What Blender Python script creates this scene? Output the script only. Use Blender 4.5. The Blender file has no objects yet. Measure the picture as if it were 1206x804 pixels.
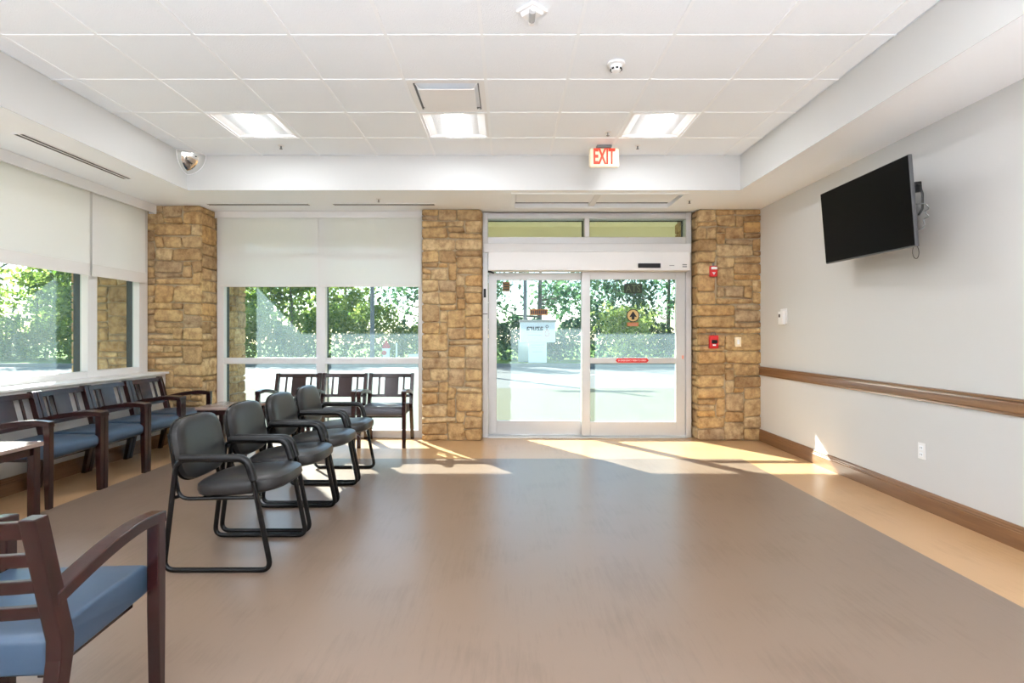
import bpy, bmesh, math, random
import numpy as np
from mathutils import Vector, Matrix
random.seed(7)
sc = bpy.context.scene
C = sc.collection
PI = math.pi

# ------------------------------------------------------------------ camera, sky, sun, exposure
FPX, CX, CY, EYE = 652.0, 598.0, 394.0, 1.29
cam_d = bpy.data.cameras.new('camera')
cam_d.sensor_fit = 'HORIZONTAL'; cam_d.sensor_width = 36.0
cam_d.lens = FPX / 1206 * 36
cam_d.shift_x = (603 - CX) / 1206; cam_d.shift_y = -(402 - CY) / 1206
cam_d.clip_end = 300
cam = bpy.data.objects.new('camera', cam_d); C.objects.link(cam)
cam.location = (0, 0, EYE); cam.rotation_euler = (PI / 2, 0, 0)
sc.camera = cam

SUN_DIR = Vector((0.56, -0.83, -0.585)).normalized()      # direction the light travels
world = bpy.data.worlds.new('sky'); sc.world = world; world.use_nodes = True
wn = world.node_tree.nodes; wl = world.node_tree.links
sky = wn.new('ShaderNodeTexSky'); sky.sky_type = 'NISHITA'; sky.sun_disc = False
sky.sun_elevation = math.asin(-SUN_DIR.z)
sky.sun_rotation = math.atan2(-SUN_DIR.x, -SUN_DIR.y)
sky.air_density = 1.0; sky.dust_density = 0.2; sky.ozone_density = 2.5
wl.new(sky.outputs[0], wn['Background'].inputs['Color'])
wn['Background'].inputs['Strength'].default_value = 0.21

sun_d = bpy.data.lights.new('sun', 'SUN'); sun_d.energy = 16.0; sun_d.angle = math.radians(0.6)
sun_d.color = (1.0, 0.98, 0.95)
sun = bpy.data.objects.new('sun', sun_d); C.objects.link(sun)
sun.rotation_euler = SUN_DIR.to_track_quat('-Z', 'Y').to_euler()
sun.location = (-10, 20, 15)

sc.view_settings.view_transform = 'Standard'; sc.view_settings.look = 'None'
sc.view_settings.gamma = 1.0; sc.view_settings.use_curve_mapping = False
sc.view_settings.exposure = 0.9
LAMP = 32.0                                               # emission of the ceiling light lenses
sc.cycles.use_denoising = True
sc.cycles.max_bounces = 12; sc.cycles.diffuse_bounces = 8; sc.cycles.glossy_bounces = 4
sc.cycles.transparent_max_bounces = 24; sc.cycles.transmission_bounces = 8
sc.cycles.sample_clamp_indirect = 6.0
sc.cycles.caustics_reflective = False; sc.cycles.caustics_refractive = False

# ------------------------------------------------------------------ materials
def srgb(r, g, b):
    f = lambda c: (c / 255 / 12.92) if c / 255 <= 0.04045 else ((c / 255 + 0.055) / 1.055) ** 2.4
    return (f(r), f(g), f(b), 1.0)

def new_mat(name):
    m = bpy.data.materials.new(name); m.use_nodes = True
    nt = m.node_tree
    return m, nt.nodes, nt.links, nt.nodes['Principled BSDF']

def plain(name, col, rough=0.5, metal=0.0, spec=0.5, bump=0.0, bscale=200.0, vary=0.0, vscale=6.0, coat=0.0):
    m, n, l, p = new_mat(name)
    p.inputs['Base Color'].default_value = col
    p.inputs['Roughness'].default_value = rough
    p.inputs['Metallic'].default_value = metal
    p.inputs['Specular IOR Level'].default_value = spec
    p.inputs['Coat Weight'].default_value = coat
    geo = n.new('ShaderNodeNewGeometry')
    if vary:
        t = n.new('ShaderNodeTexNoise'); t.inputs['Scale'].default_value = vscale; t.inputs['Detail'].default_value = 4
        l.new(geo.outputs['Position'], t.inputs['Vector'])
        mx = n.new('ShaderNodeMixRGB'); mx.blend_type = 'MIX'
        mx.inputs[1].default_value = tuple(c * (1 - vary) for c in col[:3]) + (1,)
        mx.inputs[2].default_value = tuple(min(1, c * (1 + vary)) for c in col[:3]) + (1,)
        l.new(t.outputs['Fac'], mx.inputs[0]); l.new(mx.outputs[0], p.inputs['Base Color'])
    if bump:
        t2 = n.new('ShaderNodeTexNoise'); t2.inputs['Scale'].default_value = bscale; t2.inputs['Detail'].default_value = 3
        l.new(geo.outputs['Position'], t2.inputs['Vector'])
        b = n.new('ShaderNodeBump'); b.inputs['Strength'].default_value = bump; b.inputs['Distance'].default_value = 0.01
        l.new(t2.outputs['Fac'], b.inputs['Height']); l.new(b.outputs[0], p.inputs['Normal'])
    return m

def emit(name, col, strength):
    m, n, l, p = new_mat(name)
    p.inputs['Base Color'].default_value = col
    p.inputs['Emission Color'].default_value = col
    p.inputs['Emission Strength'].default_value = strength
    return m

def wood(name, c1, c2, rough, axis, scale=9.0, spec=0.5, stretch=0.06, bump=0.05, coat=0.0):
    m, n, l, p = new_mat(name)
    geo = n.new('ShaderNodeNewGeometry'); mp = n.new('ShaderNodeMapping')
    s = [scale, scale, scale]
    if axis is not None: s[axis] = scale * stretch
    mp.inputs['Scale'].default_value = s
    l.new(geo.outputs['Position'], mp.inputs['Vector'])
    t = n.new('ShaderNodeTexNoise'); t.inputs['Scale'].default_value = 1.0; t.inputs['Detail'].default_value = 6
    t.inputs['Roughness'].default_value = 0.65
    l.new(mp.outputs[0], t.inputs['Vector'])
    r = n.new('ShaderNodeValToRGB')
    r.color_ramp.elements[0].position = 0.3; r.color_ramp.elements[0].color = c1
    r.color_ramp.elements[1].position = 0.7; r.color_ramp.elements[1].color = c2
    l.new(t.outputs['Fac'], r.inputs[0]); l.new(r.outputs[0], p.inputs['Base Color'])
    p.inputs['Roughness'].default_value = rough; p.inputs['Specular IOR Level'].default_value = spec
    p.inputs['Coat Weight'].default_value = coat; p.inputs['Coat Roughness'].default_value = 0.2
    if bump:
        b = n.new('ShaderNodeBump'); b.inputs['Strength'].default_value = bump; b.inputs['Distance'].default_value = 0.005
        l.new(t.outputs['Fac'], b.inputs['Height']); l.new(b.outputs[0], p.inputs['Normal'])
    return m

def glass_mat(name, tint, dust):
    m = bpy.data.materials.new(name); m.use_nodes = True
    n, l = m.node_tree.nodes, m.node_tree.links
    for x in list(n): n.remove(x)
    out = n.new('ShaderNodeOutputMaterial')
    tr = n.new('ShaderNodeBsdfTransparent'); tr.inputs[0].default_value = tint
    gl = n.new('ShaderNodeBsdfGlossy'); gl.inputs['Roughness'].default_value = 0.02
    lw = n.new('ShaderNodeLayerWeight'); lw.inputs['Blend'].default_value = 0.5
    pw = n.new('ShaderNodeMath'); pw.operation = 'POWER'; pw.inputs[1].default_value = 5.0; l.new(lw.outputs['Facing'], pw.inputs[0])
    fr = n.new('ShaderNodeMath'); fr.operation = 'MULTIPLY_ADD'; fr.inputs[1].default_value = 0.6; fr.inputs[2].default_value = 0.015; l.new(pw.outputs[0], fr.inputs[0])
    tl = n.new('ShaderNodeBsdfTranslucent'); tl.inputs[0].default_value = srgb(205, 232, 240)
    geo = n.new('ShaderNodeNewGeometry')
    no = n.new('ShaderNodeTexNoise'); no.inputs['Scale'].default_value = 9; no.inputs['Detail'].default_value = 5
    l.new(geo.outputs['Position'], no.inputs['Vector'])
    mr = n.new('ShaderNodeMapRange'); mr.inputs['To Min'].default_value = dust * 0.7; mr.inputs['To Max'].default_value = dust * 1.3
    l.new(no.outputs['Fac'], mr.inputs['Value'])
    m1 = n.new('ShaderNodeMixShader'); l.new(mr.outputs[0], m1.inputs[0]); l.new(tr.outputs[0], m1.inputs[1]); l.new(tl.outputs[0], m1.inputs[2])
    m2 = n.new('ShaderNodeMixShader'); l.new(fr.outputs[0], m2.inputs[0]); l.new(m1.outputs[0], m2.inputs[1]); l.new(gl.outputs[0], m2.inputs[2])
    l.new(m2.outputs[0], out.inputs[0])
    return m

def shade_mat(name, see):
    m = bpy.data.materials.new(name); m.use_nodes = True
    n, l = m.node_tree.nodes, m.node_tree.links
    for x in list(n): n.remove(x)
    out = n.new('ShaderNodeOutputMaterial')
    di = n.new('ShaderNodeBsdfDiffuse'); di.inputs[0].default_value = srgb(248, 247, 246)
    tl = n.new('ShaderNodeBsdfTranslucent'); tl.inputs[0].default_value = srgb(250, 250, 250)
    tr = n.new('ShaderNodeBsdfTransparent')
    geo = n.new('ShaderNodeNewGeometry')
    wv = n.new('ShaderNodeTexNoise'); wv.inputs['Scale'].default_value = 260
    l.new(geo.outputs['Position'], wv.inputs['Vector'])
    bp = n.new('ShaderNodeBump'); bp.inputs['Strength'].default_value = 0.08; bp.inputs['Distance'].default_value = 0.002
    l.new(wv.outputs['Fac'], bp.inputs['Height']); l.new(bp.outputs[0], di.inputs['Normal'])
    a = n.new('ShaderNodeMixShader'); a.inputs[0].default_value = 0.45
    l.new(di.outputs[0], a.inputs[1]); l.new(tl.outputs[0], a.inputs[2])
    b = n.new('ShaderNodeMixShader'); b.inputs[0].default_value = see
    l.new(a.outputs[0], b.inputs[1]); l.new(tr.outputs[0], b.inputs[2])
    l.new(b.outputs[0], out.inputs[0])
    return m

def stone_mat(name):
    m, n, l, p = new_mat(name)
    oi = n.new('ShaderNodeObjectInfo'); geo = n.new('ShaderNodeNewGeometry')
    r = n.new('ShaderNodeValToRGB'); r.color_ramp.interpolation = 'LINEAR'
    cols = [(0.0, (186, 152, 104)), (0.2, (210, 180, 130)), (0.4, (194, 164, 118)), (0.55, (168, 138, 98)), (0.7, (216, 190, 144)), (0.85, (184, 160, 126)), (1.0, (204, 166, 110))]
    e = r.color_ramp.elements
    e[0].position = cols[0][0]; e[0].color = srgb(*cols[0][1]); e[1].position = 1.0; e[1].color = srgb(*cols[-1][1])
    for pos, c in cols[1:-1]:
        k = e.new(pos); k.color = srgb(*c)
    l.new(oi.outputs['Random'], r.inputs[0])
    t = n.new('ShaderNodeTexNoise'); t.inputs['Scale'].default_value = 14; t.inputs['Detail'].default_value = 7; t.inputs['Roughness'].default_value = 0.65
    l.new(geo.outputs['Position'], t.inputs['Vector'])
    r2 = n.new('ShaderNodeValToRGB'); r2.color_ramp.elements[0].position = 0.32; r2.color_ramp.elements[0].color = srgb(150, 120, 88)
    r2.color_ramp.elements[1].position = 0.62; r2.color_ramp.elements[1].color = (1, 1, 1, 1)
    l.new(t.outputs['Fac'], r2.inputs[0])
    mx = n.new('ShaderNodeMixRGB'); mx.blend_type = 'MULTIPLY'; mx.inputs[0].default_value = 0.8
    l.new(r.outputs[0], mx.inputs[1]); l.new(r2.outputs[0], mx.inputs[2])
    l.new(mx.outputs[0], p.inputs['Base Color'])
    p.inputs['Roughness'].default_value = 0.8; p.inputs['Specular IOR Level'].default_value = 0.25
    t2 = n.new('ShaderNodeTexNoise'); t2.inputs['Scale'].default_value = 45; t2.inputs['Detail'].default_value = 6
    l.new(geo.outputs['Position'], t2.inputs['Vector'])
    b = n.new('ShaderNodeBump'); b.inputs['Strength'].default_value = 0.55; b.inputs['Distance'].default_value = 0.012
    l.new(t2.outputs['Fac'], b.inputs['Height']); l.new(b.outputs[0], p.inputs['Normal'])
    return m

def leaf_mat(name, c1, c2):
    m, n, l, p = new_mat(name)
    out = n['Material Output']; n.remove(p)
    geo = n.new('ShaderNodeNewGeometry')
    r = n.new('ShaderNodeValToRGB'); r.color_ramp.elements[0].color = c1; r.color_ramp.elements[1].color = c2
    l.new(geo.outputs['Random Per Island'], r.inputs[0])
    d = n.new('ShaderNodeBsdfDiffuse'); t = n.new('ShaderNodeBsdfTranslucent')
    l.new(r.outputs[0], d.inputs[0]); l.new(r.outputs[0], t.inputs[0])
    a = n.new('ShaderNodeMixShader'); a.inputs[0].default_value = 0.62
    l.new(d.outputs[0], a.inputs[1]); l.new(t.outputs[0], a.inputs[2]); l.new(a.outputs[0], out.inputs[0])
    return m

M = {}
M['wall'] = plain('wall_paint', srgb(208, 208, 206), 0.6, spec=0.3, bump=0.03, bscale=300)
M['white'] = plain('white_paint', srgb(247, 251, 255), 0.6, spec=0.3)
M['tile'] = plain('ceiling_tile', srgb(244, 249, 255), 0.9, spec=0.1, bump=0.35, bscale=130, vary=0.015, vscale=160)
M['gridbar'] = plain('grid_white', srgb(247, 251, 255), 0.45)
M['fixture'] = plain('fixture_white', srgb(240, 240, 240), 0.4)
M['alu'] = plain('satin_aluminium', srgb(206, 206, 205), 0.38, metal=0.3, spec=0.5)
M['alu_white'] = plain('white_aluminium', srgb(228, 227, 226), 0.4, spec=0.5)
M['dark_ext'] = plain('dark_gasket', srgb(9, 11, 11), 0.5)
M['black'] = plain('black_plastic', srgb(12, 12, 13), 0.35, spec=0.35)
M['ltgrey'] = plain('light_grey_plastic', srgb(172, 172, 172), 0.4)
M['tvcase'] = plain('tv_case_grey', srgb(74, 74, 76), 0.35)
M['greyp'] = plain('grey_plastic', srgb(120, 122, 122), 0.4)
M['chrome'] = plain('mirror', srgb(235, 235, 232), 0.03, metal=1.0)
M['stone'] = stone_mat('ashlar_stone')
M['mortar'] = plain('mortar', srgb(176, 160, 134), 0.95, spec=0.1, bump=0.5, bscale=90, vary=0.15, vscale=20)
M['trimwood'] = wood('stained_trim', srgb(112, 78, 50), srgb(138, 100, 66), 0.35, 1, scale=26, stretch=0.05)
M['cherry'] = wood('dark_cherry', srgb(27, 8, 8), srgb(50, 17, 15), 0.25, 2, scale=30, stretch=0.15, coat=0.12, bump=0.02)
M['cherry_x'] = wood('dark_cherry_along', srgb(27, 8, 8), srgb(50, 17, 15), 0.25, 1, scale=30, stretch=0.15, coat=0.12, bump=0.02)
M['blue'] = plain('blue_vinyl', srgb(56, 76, 97), 0.38, vary=0.06, vscale=20, bump=0.05, bscale=300)
M['greyvinyl'] = plain('grey_vinyl', srgb(78, 78, 84), 0.38, vary=0.05, vscale=20)
M['vinyl'] = plain('black_vinyl', srgb(40, 39, 39), 0.3, spec=0.4, bump=0.08, bscale=280)
M['tube'] = plain('black_tube', srgb(8, 8, 9), 0.16, spec=0.3)
M['table'] = plain('table_laminate', srgb(150, 130, 120), 0.22, vary=0.06, vscale=12)
M['screen'] = plain('black_screen', srgb(3, 3, 3), 0.35, spec=0.05)
M['red'] = plain('red_plastic', srgb(205, 30, 32), 0.35)
M['cream'] = plain('cream_plastic', srgb(240, 226, 196), 0.4)
M['exitred'] = emit('exit_letters', srgb(232, 66, 44), 0.3)
M['lens'] = emit('lamp_lens', srgb(246, 250, 255), LAMP)
M['glass'] = glass_mat('dusty_glass', srgb(246, 253, 251), 0.038)
M['shade'] = shade_mat('shade_fabric', 0.17)
M['shade_left'] = shade_mat('shade_fabric_dense', 0.01)
M['hem'] = plain('shade_hem', srgb(232, 230, 227), 0.6)
M['asphalt'] = plain('asphalt', srgb(104, 104, 102), 0.9, spec=0.1, vary=0.06, vscale=1.2)
M['concrete'] = plain('pale_concrete', srgb(92, 91, 74), 0.9, spec=0.1, vary=0.06, vscale=1.0)
M['line'] = plain('road_paint', srgb(160, 160, 158), 0.8)
M['kerb'] = plain('kerb_concrete', srgb(126, 126, 122), 0.9, spec=0.1)
M['grass'] = plain('grass', srgb(98, 124, 46), 0.95, spec=0.1, vary=0.3, vscale=3, bump=0.6, bscale=40)
M['leaf_a'] = leaf_mat('leaf_bright', srgb(84, 118, 42), srgb(170, 184, 96))
M['leaf_b'] = leaf_mat('leaf_deep', srgb(42, 84, 66), srgb(108, 142, 94))
M['leaf_c'] = leaf_mat('leaf_pale', srgb(122, 150, 68), srgb(190, 198, 120))
M['bark'] = plain('bark', srgb(112, 104, 98), 0.95, spec=0.1, vary=0.25, vscale=8)
M['pole'] = plain('grey_pole', srgb(118, 120, 122), 0.8)
M['stucco'] = plain('porch_stucco', srgb(236, 232, 204), 0.9, spec=0.1)
M['gold'] = plain('gold_sticker', srgb(200, 170, 110), 0.5)
M['orange'] = plain('orange_sticker', srgb(158, 104, 44), 0.5)
M['brownst'] = plain('brown_sticker', srgb(112, 80, 22), 0.5)
M['greenst'] = plain('green_sticker', srgb(28, 42, 22), 0.5)
M['greenlt'] = plain('green_letter', srgb(84, 104, 66), 0.5)
M['signwhite'] = plain('sign_white', srgb(252, 252, 250), 0.5)
M['signbeige'] = plain('sign_cap', srgb(200, 190, 178), 0.6)
M['ink'] = plain('sign_ink', srgb(70, 66, 66), 0.6)
M['coral'] = plain('sign_coral', srgb(226, 150, 128), 0.6)
M['utility'] = plain('utility_grey', srgb(150, 162, 164), 0.6)

def floor_mat(name, c1, c2, rough):
    m, n, l, p = new_mat(name)
    geo = n.new('ShaderNodeNewGeometry'); mp = n.new('ShaderNodeMapping')
    mp.inputs['Scale'].default_value = (26, 2.2, 1)
    l.new(geo.outputs['Position'], mp.inputs['Vector'])
    t = n.new('ShaderNodeTexNoise'); t.inputs['Scale'].default_value = 1.4; t.inputs['Detail'].default_value = 8; t.inputs['Roughness'].default_value = 0.7
    l.new(mp.outputs[0], t.inputs['Vector'])
    t2 = n.new('ShaderNodeTexNoise'); t2.inputs['Scale'].default_value = 2.6; t2.inputs['Detail'].default_value = 6
    l.new(geo.outputs['Position'], t2.inputs['Vector'])
    ad = n.new('ShaderNodeMath'); ad.operation = 'ADD'
    l.new(t.outputs['Fac'], ad.inputs[0]); l.new(t2.outputs['Fac'], ad.inputs[1])
    r = n.new('ShaderNodeValToRGB'); r.color_ramp.elements[0].position = 0.7; r.color_ramp.elements[1].position = 1.3
    r.color_ramp.elements[0].color = c1; r.color_ramp.elements[1].color = c2
    hf = n.new('ShaderNodeMath'); hf.operation = 'MULTIPLY'; hf.inputs[1].default_value = 1.0
    l.new(ad.outputs[0], hf.inputs[0]); l.new(hf.outputs[0], r.inputs[0])
    l.new(r.outputs[0], p.inputs['Base Color'])
    p.inputs['Roughness'].default_value = rough
    b = n.new('ShaderNodeBump'); b.inputs['Strength'].default_value = 0.06; b.inputs['Distance'].default_value = 0.003
    l.new(t.outputs['Fac'], b.inputs['Height']); l.new(b.outputs[0], p.inputs['Normal'])
    p.inputs['Specular IOR Level'].default_value = 0.5
    return m
M['floor_brown'] = floor_mat('vinyl_brown', srgb(113, 95, 80), srgb(124, 105, 90), 0.29)
M['floor_tan'] = floor_mat('vinyl_tan', srgb(176, 138, 96), srgb(188, 150, 108), 0.29)

# ------------------------------------------------------------------ geometry helpers
class MB:
    """collects shapes for ONE mesh object"""
    def __init__(self): self.v = []; self.f = []; self.mi = []
    def add(self, vs, fs, mi=0):
        o = len(self.v); self.v += [tuple(x) for x in vs]
        self.f += [tuple(i + o for i in f) for f in fs]; self.mi += [mi] * len(fs)
        return self
    def box(self, x0, x1, y0, y1, z0, z1, mi=0):
        vs = [(x, y, z) for z in (z0, z1) for y in (y0, y1) for x in (x0, x1)]
        return self.add(vs, [(0, 2, 3, 1), (4, 5, 7, 6), (0, 1, 5, 4), (2, 6, 7, 3), (0, 4, 6, 2), (1, 3, 7, 5)], mi)
    def prism(self, pts, axis, a0, a1, mi=0):
        """polygon pts extruded along an axis: 'y' -> pts are (x,z); 'x' -> (y,z); 'z' -> (x,y)"""
        def P(p, a):
            return {'y': (p[0], a, p[1]), 'x': (a, p[0], p[1]), 'z': (p[0], p[1], a)}[axis]
        n = len(pts); vs = [P(p, a0) for p in pts] + [P(p, a1) for p in pts]
        fs = [tuple(range(n)), tuple(range(2 * n - 1, n - 1, -1))]
        fs += [(i, i + n, (i + 1) % n + n, (i + 1) % n) for i in range(n)]
        return self.add(vs, fs, mi)
    def strip(self, top, bot, y0, y1, mi=0):
        """curved bar: matching lists of (x,z) for the upper and lower curve, extruded in y"""
        n = len(top); vs = []
        for (x, z), (x2, z2) in zip(top, bot): vs += [(x, y0, z), (x, y1, z), (x2, y1, z2), (x2, y0, z2)]
        fs = []
        for i in range(n - 1):
            a, b = 4 * i, 4 * i + 4
            for k in range(4): fs.append((a + k, a + (k + 1) % 4, b + (k + 1) % 4, b + k))
        fs += [(3, 2, 1, 0), (4 * n - 4, 4 * n - 3, 4 * n - 2, 4 * n - 1)]
        return self.add(vs, fs, mi)
    def tube(self, pts, r, seg=8, closed=False, mi=0, r1=None):
        pts = [Vector(p) for p in pts]; n = len(pts); rings = []
        prev = None
        for i, p in enumerate(pts):
            if closed: t = (pts[(i + 1) % n] - pts[i - 1])
            else: t = pts[min(i + 1, n - 1)] - pts[max(i - 1, 0)]
            t = t.normalized()
            if prev is None:
                a = Vector((0, 0, 1)) if abs(t.z) < 0.9 else Vector((1, 0, 0)); u = t.cross(a).normalized()
            else: u = (prev - t * prev.dot(t)).normalized()
            prev = u; w = t.cross(u)
            rr = r if r1 is None else r + (r1 - r) * i / max(1, n - 1)
            rings.append([p + (u * math.cos(2 * PI * k / seg) + w * math.sin(2 * PI * k / seg)) * rr for k in range(seg)])
        vs = [q for ring in rings for q in ring]; fs = []
        for i in range(n if closed else n - 1):
            a, b = i * seg, ((i + 1) % n) * seg
            for k in range(seg): fs.append((a + k, a + (k + 1) % seg, b + (k + 1) % seg, b + k))
        if not closed: fs += [tuple(range(seg - 1, -1, -1)), tuple(range((n - 1) * seg, n * seg))]
        return self.add(vs, fs, mi)
    def lathe(self, prof, seg=20, c=(0, 0, 0), axis='z', mi=0):
        """prof: list of (radius, height)"""
        vs = []
        for r, h in prof:
            for k in range(seg):
                a = 2 * PI * k / seg; x, y = r * math.cos(a), r * math.sin(a)
                q = {'z': (x, y, h), 'y': (x, h, y), 'x': (h, x, y)}[axis]
                vs.append((c[0] + q[0], c[1] + q[1], c[2] + q[2]))
        fs = []
        for i in range(len(prof) - 1):
            for k in range(seg):
                a, b = i * seg, (i + 1) * seg
                fs.append((a + k, a + (k + 1) % seg, b + (k + 1) % seg, b + k))
        fs += [tuple(range(seg - 1, -1, -1)), tuple(range((len(prof) - 1) * seg, len(prof) * seg))]
        return self.add(vs, fs, mi)
    def superq(self, c, a, b, h, e1=0.5, e2=0.45, nu=28, nv=12, mat=None, mi=0):
        """pillow-shaped superquadric with half sizes a,b,h"""
        sp = lambda w, e: math.copysign(abs(w) ** e, w)
        vs = []
        for i in range(nv + 1):
            ph = -PI / 2 + PI * i / nv
            for k in range(nu):
                th = 2 * PI * k / nu
                q = Vector((a * sp(math.cos(ph), e1) * sp(math.cos(th), e2), b * sp(math.cos(ph), e1) * sp(math.sin(th), e2), h * sp(math.sin(ph), e1)))
                if mat: q = mat @ q
                vs.append(q + Vector(c))
        fs = [(i * nu + k, i * nu + (k + 1) % nu, (i + 1) * nu + (k + 1) % nu, (i + 1) * nu + k) for i in range(nv) for k in range(nu)]
        return self.add(vs, fs, mi)
    def build(self, name, mat, parent=None, smooth=False, bevel=0.0, label=None, seg=2):
        me = bpy.data.meshes.new(name); me.from_pydata(self.v, [], self.f)
        mats = mat if isinstance(mat, (list, tuple)) else [mat]
        for m in mats: me.materials.append(m if not isinstance(m, str) else M[m])
        if len(mats) > 1: me.polygons.foreach_set('material_index', self.mi)
        bm = bmesh.new(); bm.from_mesh(me)
        bmesh.ops.remove_doubles(bm, verts=bm.verts, dist=1e-6)
        if bevel:
            es = [e for e in bm.edges if len(e.link_faces) == 2 and e.calc_face_angle(0) > 0.6]
            bmesh.ops.bevel(bm, geom=es, offset=bevel, segments=seg, profile=0.5, affect='EDGES', clamp_overlap=True)
        bmesh.ops.recalc_face_normals(bm, faces=bm.faces)
        if smooth:
            for f in bm.faces: f.smooth = True
            for e in bm.edges:
                if len(e.link_faces) == 2 and e.calc_face_angle(0) > 0.7: e.smooth = False
        bm.to_mesh(me); bm.free()
        o = bpy.data.objects.new(name, me); C.objects.link(o)
        if parent: o.parent = parent
        if label: o['label'] = label
        return o

def tag(o, label, cat=None, group=None, kind=None):
    o['label'] = label
    if cat: o['category'] = cat
    if group: o['group'] = group
    if kind: o['kind'] = kind
    return o
def thing(name, label, cat, loc=(0, 0, 0), rz=0.0, group=None, kind=None):
    o = bpy.data.objects.new(name, None); C.objects.link(o)
    o.location = loc; o.rotation_euler = (0, 0, rz); o.empty_display_size = 0.1
    return tag(o, label, cat, group, kind)
def dup(root, loc, rz, label, group=None, scale=None):
    r = root.copy(); C.objects.link(r); r.location = loc; r.rotation_euler = (0, 0, rz); r['label'] = label
    if scale: r.scale = scale
    if group: r['group'] = group
    for ch in list(root.children):
        c = ch.copy(); C.objects.link(c); c.parent = r
        for g in ch.children:
            d = g.copy(); C.objects.link(d); d.parent = c
    return r
def fillet(pts, r, n=5, closed=False):
    pts = [Vector(p) for p in pts]; out = []; N = len(pts)
    for i, p in enumerate(pts):
        if not closed and i in (0, N - 1): out.append(p); continue
        a, b = pts[i - 1] - p, pts[(i + 1) % N] - p
        rr = min(r, a.length * 0.45, b.length * 0.45)
        p0, p1 = p + a.normalized() * rr, p + b.normalized() * rr
        for k in range(n + 1):
            t = k / n; out.append(p0 * (1 - t) ** 2 + p * 2 * t * (1 - t) + p1 * t * t)
    return out
def lettering(name, body, mat, parent, loc, width, height=None, facing='-y', mirror=False, depth=0.001, bold=0.0):
    """flat lettering as a mesh, centred at loc; reads towards facing"""
    cu = bpy.data.curves.new(name, 'FONT'); cu.body = body; cu.size = 1.0; cu.resolution_u = 3; cu.offset = bold
    ob = bpy.data.objects.new(name, cu); C.objects.link(ob)
    dg = bpy.context.evaluated_depsgraph_get()
    me = bpy.data.meshes.new_from_object(ob.evaluated_get(dg)); bpy.data.objects.remove(ob)
    vs = np.array([v.co[:] for v in me.vertices]); mn, mx = vs.min(0), vs.max(0)
    s = width / (mx[0] - mn[0]); sy = s if height is None else height / (mx[1] - mn[1])
    for v in me.vertices:
        x = (v.co.x - (mn[0] + mx[0]) / 2) * s * (-1 if mirror else 1); y = (v.co.y - (mn[1] + mx[1]) / 2) * sy
        v.co = {'-y': (x, 0, y), '-x': (0, -x, y)}[facing]
    bm = bmesh.new(); bm.from_mesh(me)
    ex = bmesh.ops.extrude_face_region(bm, geom=bm.faces[:])
    d = {'-y': Vector((0, -depth, 0)), '-x': Vector((-depth, 0, 0))}[facing]
    for g in ex['geom']:
        if isinstance(g, bmesh.types.BMVert): g.co += d
    bmesh.ops.recalc_face_normals(bm, faces=bm.faces); bm.to_mesh(me); bm.free()
    me.materials.clear(); me.materials.append(M[mat]); me.name = name
    o = bpy.data.objects.new(name, me); C.objects.link(o); o.location = loc
    if parent: o.parent = parent
    return o

# ------------------------------------------------------------------ measures of the room
XR, XL, YB = 3.08, -4.02, 6.74          # right wall, left wall, front faces of the stone piers
WY = 6.97                               # plane of the glazing in the back wall
WX = -4.29                              # plane of the glazing in the left wall
ZS, ZC = 2.82, 3.19                     # soffit and tile ceiling
TX0, TX1, TY1, TY0 = -3.40, 2.467, 5.87, -2.9
YN = -3.5                               # wall behind the camera

# floor: tan border with the brown field let into it
fl = MB().box(-5.2, XR + 0.15, YN - 0.1, 7.12, -0.10, 0.0).build('floor', 'floor_tan')
tag(fl, 'tan vinyl floor border running along the walls', 'floor', kind='structure')
MB().box(-3.39, 2.435, YN, 5.76, -0.004, 0.0015).build('floor_field', 'floor_brown', fl, label='brown wood-look vinyl field')
# walls
wr = MB().box(XR, XR + 0.15, YN, 7.7, 0, 3.45).build('wall_right', 'wall')
tag(wr, 'long pale grey painted wall with the television', 'wall', kind='structure')
wnr = MB().box(-5.2, XR + 0.15, YN - 0.15, YN, 0, 3.45).build('wall_front', 'wall')
tag(wnr, 'plain painted wall on the camera side of the room', 'wall', kind='structure')
wlft = MB().box(-4.36, XL, YN, 6.50, 0, 0.83).box(-4.36, XL, YN, 1.9, 0.83, ZS).build('wall_left', 'wall')
tag(wlft, 'low painted wall under the long window sill', 'wall', kind='structure')
wb = MB().box(-4.2, XR, WY - 0.07, WY + 0.23, ZS, 3.45).build('wall_back', 'stucco')
tag(wb, 'lintel wall above the entrance glazing', 'wall', kind='structure')
wlu = MB().box(-4.45, -4.16, YN, 6.6, ZS, 3.45).build('wall_left_lintel', 'stucco')
tag(wlu, 'lintel wall above the long side window', 'wall', kind='structure')
roof = MB().box(-5.2, XR + 0.15, YN - 0.15, WY + 0.23, 3.45, 3.6).build('ceiling_roof_slab', 'white')
tag(roof, 'roof slab hidden above the tile ceiling', 'ceiling', kind='structure')

# soffit ring and tray
sf = MB()
sf.box(-4.2, TX0, YN, WY - 0.02, ZS, 3.40); sf.box(TX1, XR, YN, WY - 0.02, ZS, 3.40)
sf.box(TX0, TX1, YN, TY0, ZS, 3.40); sf.box(TX0, TX1, TY1, WY - 0.02, ZS + 0.06, 3.40)
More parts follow.
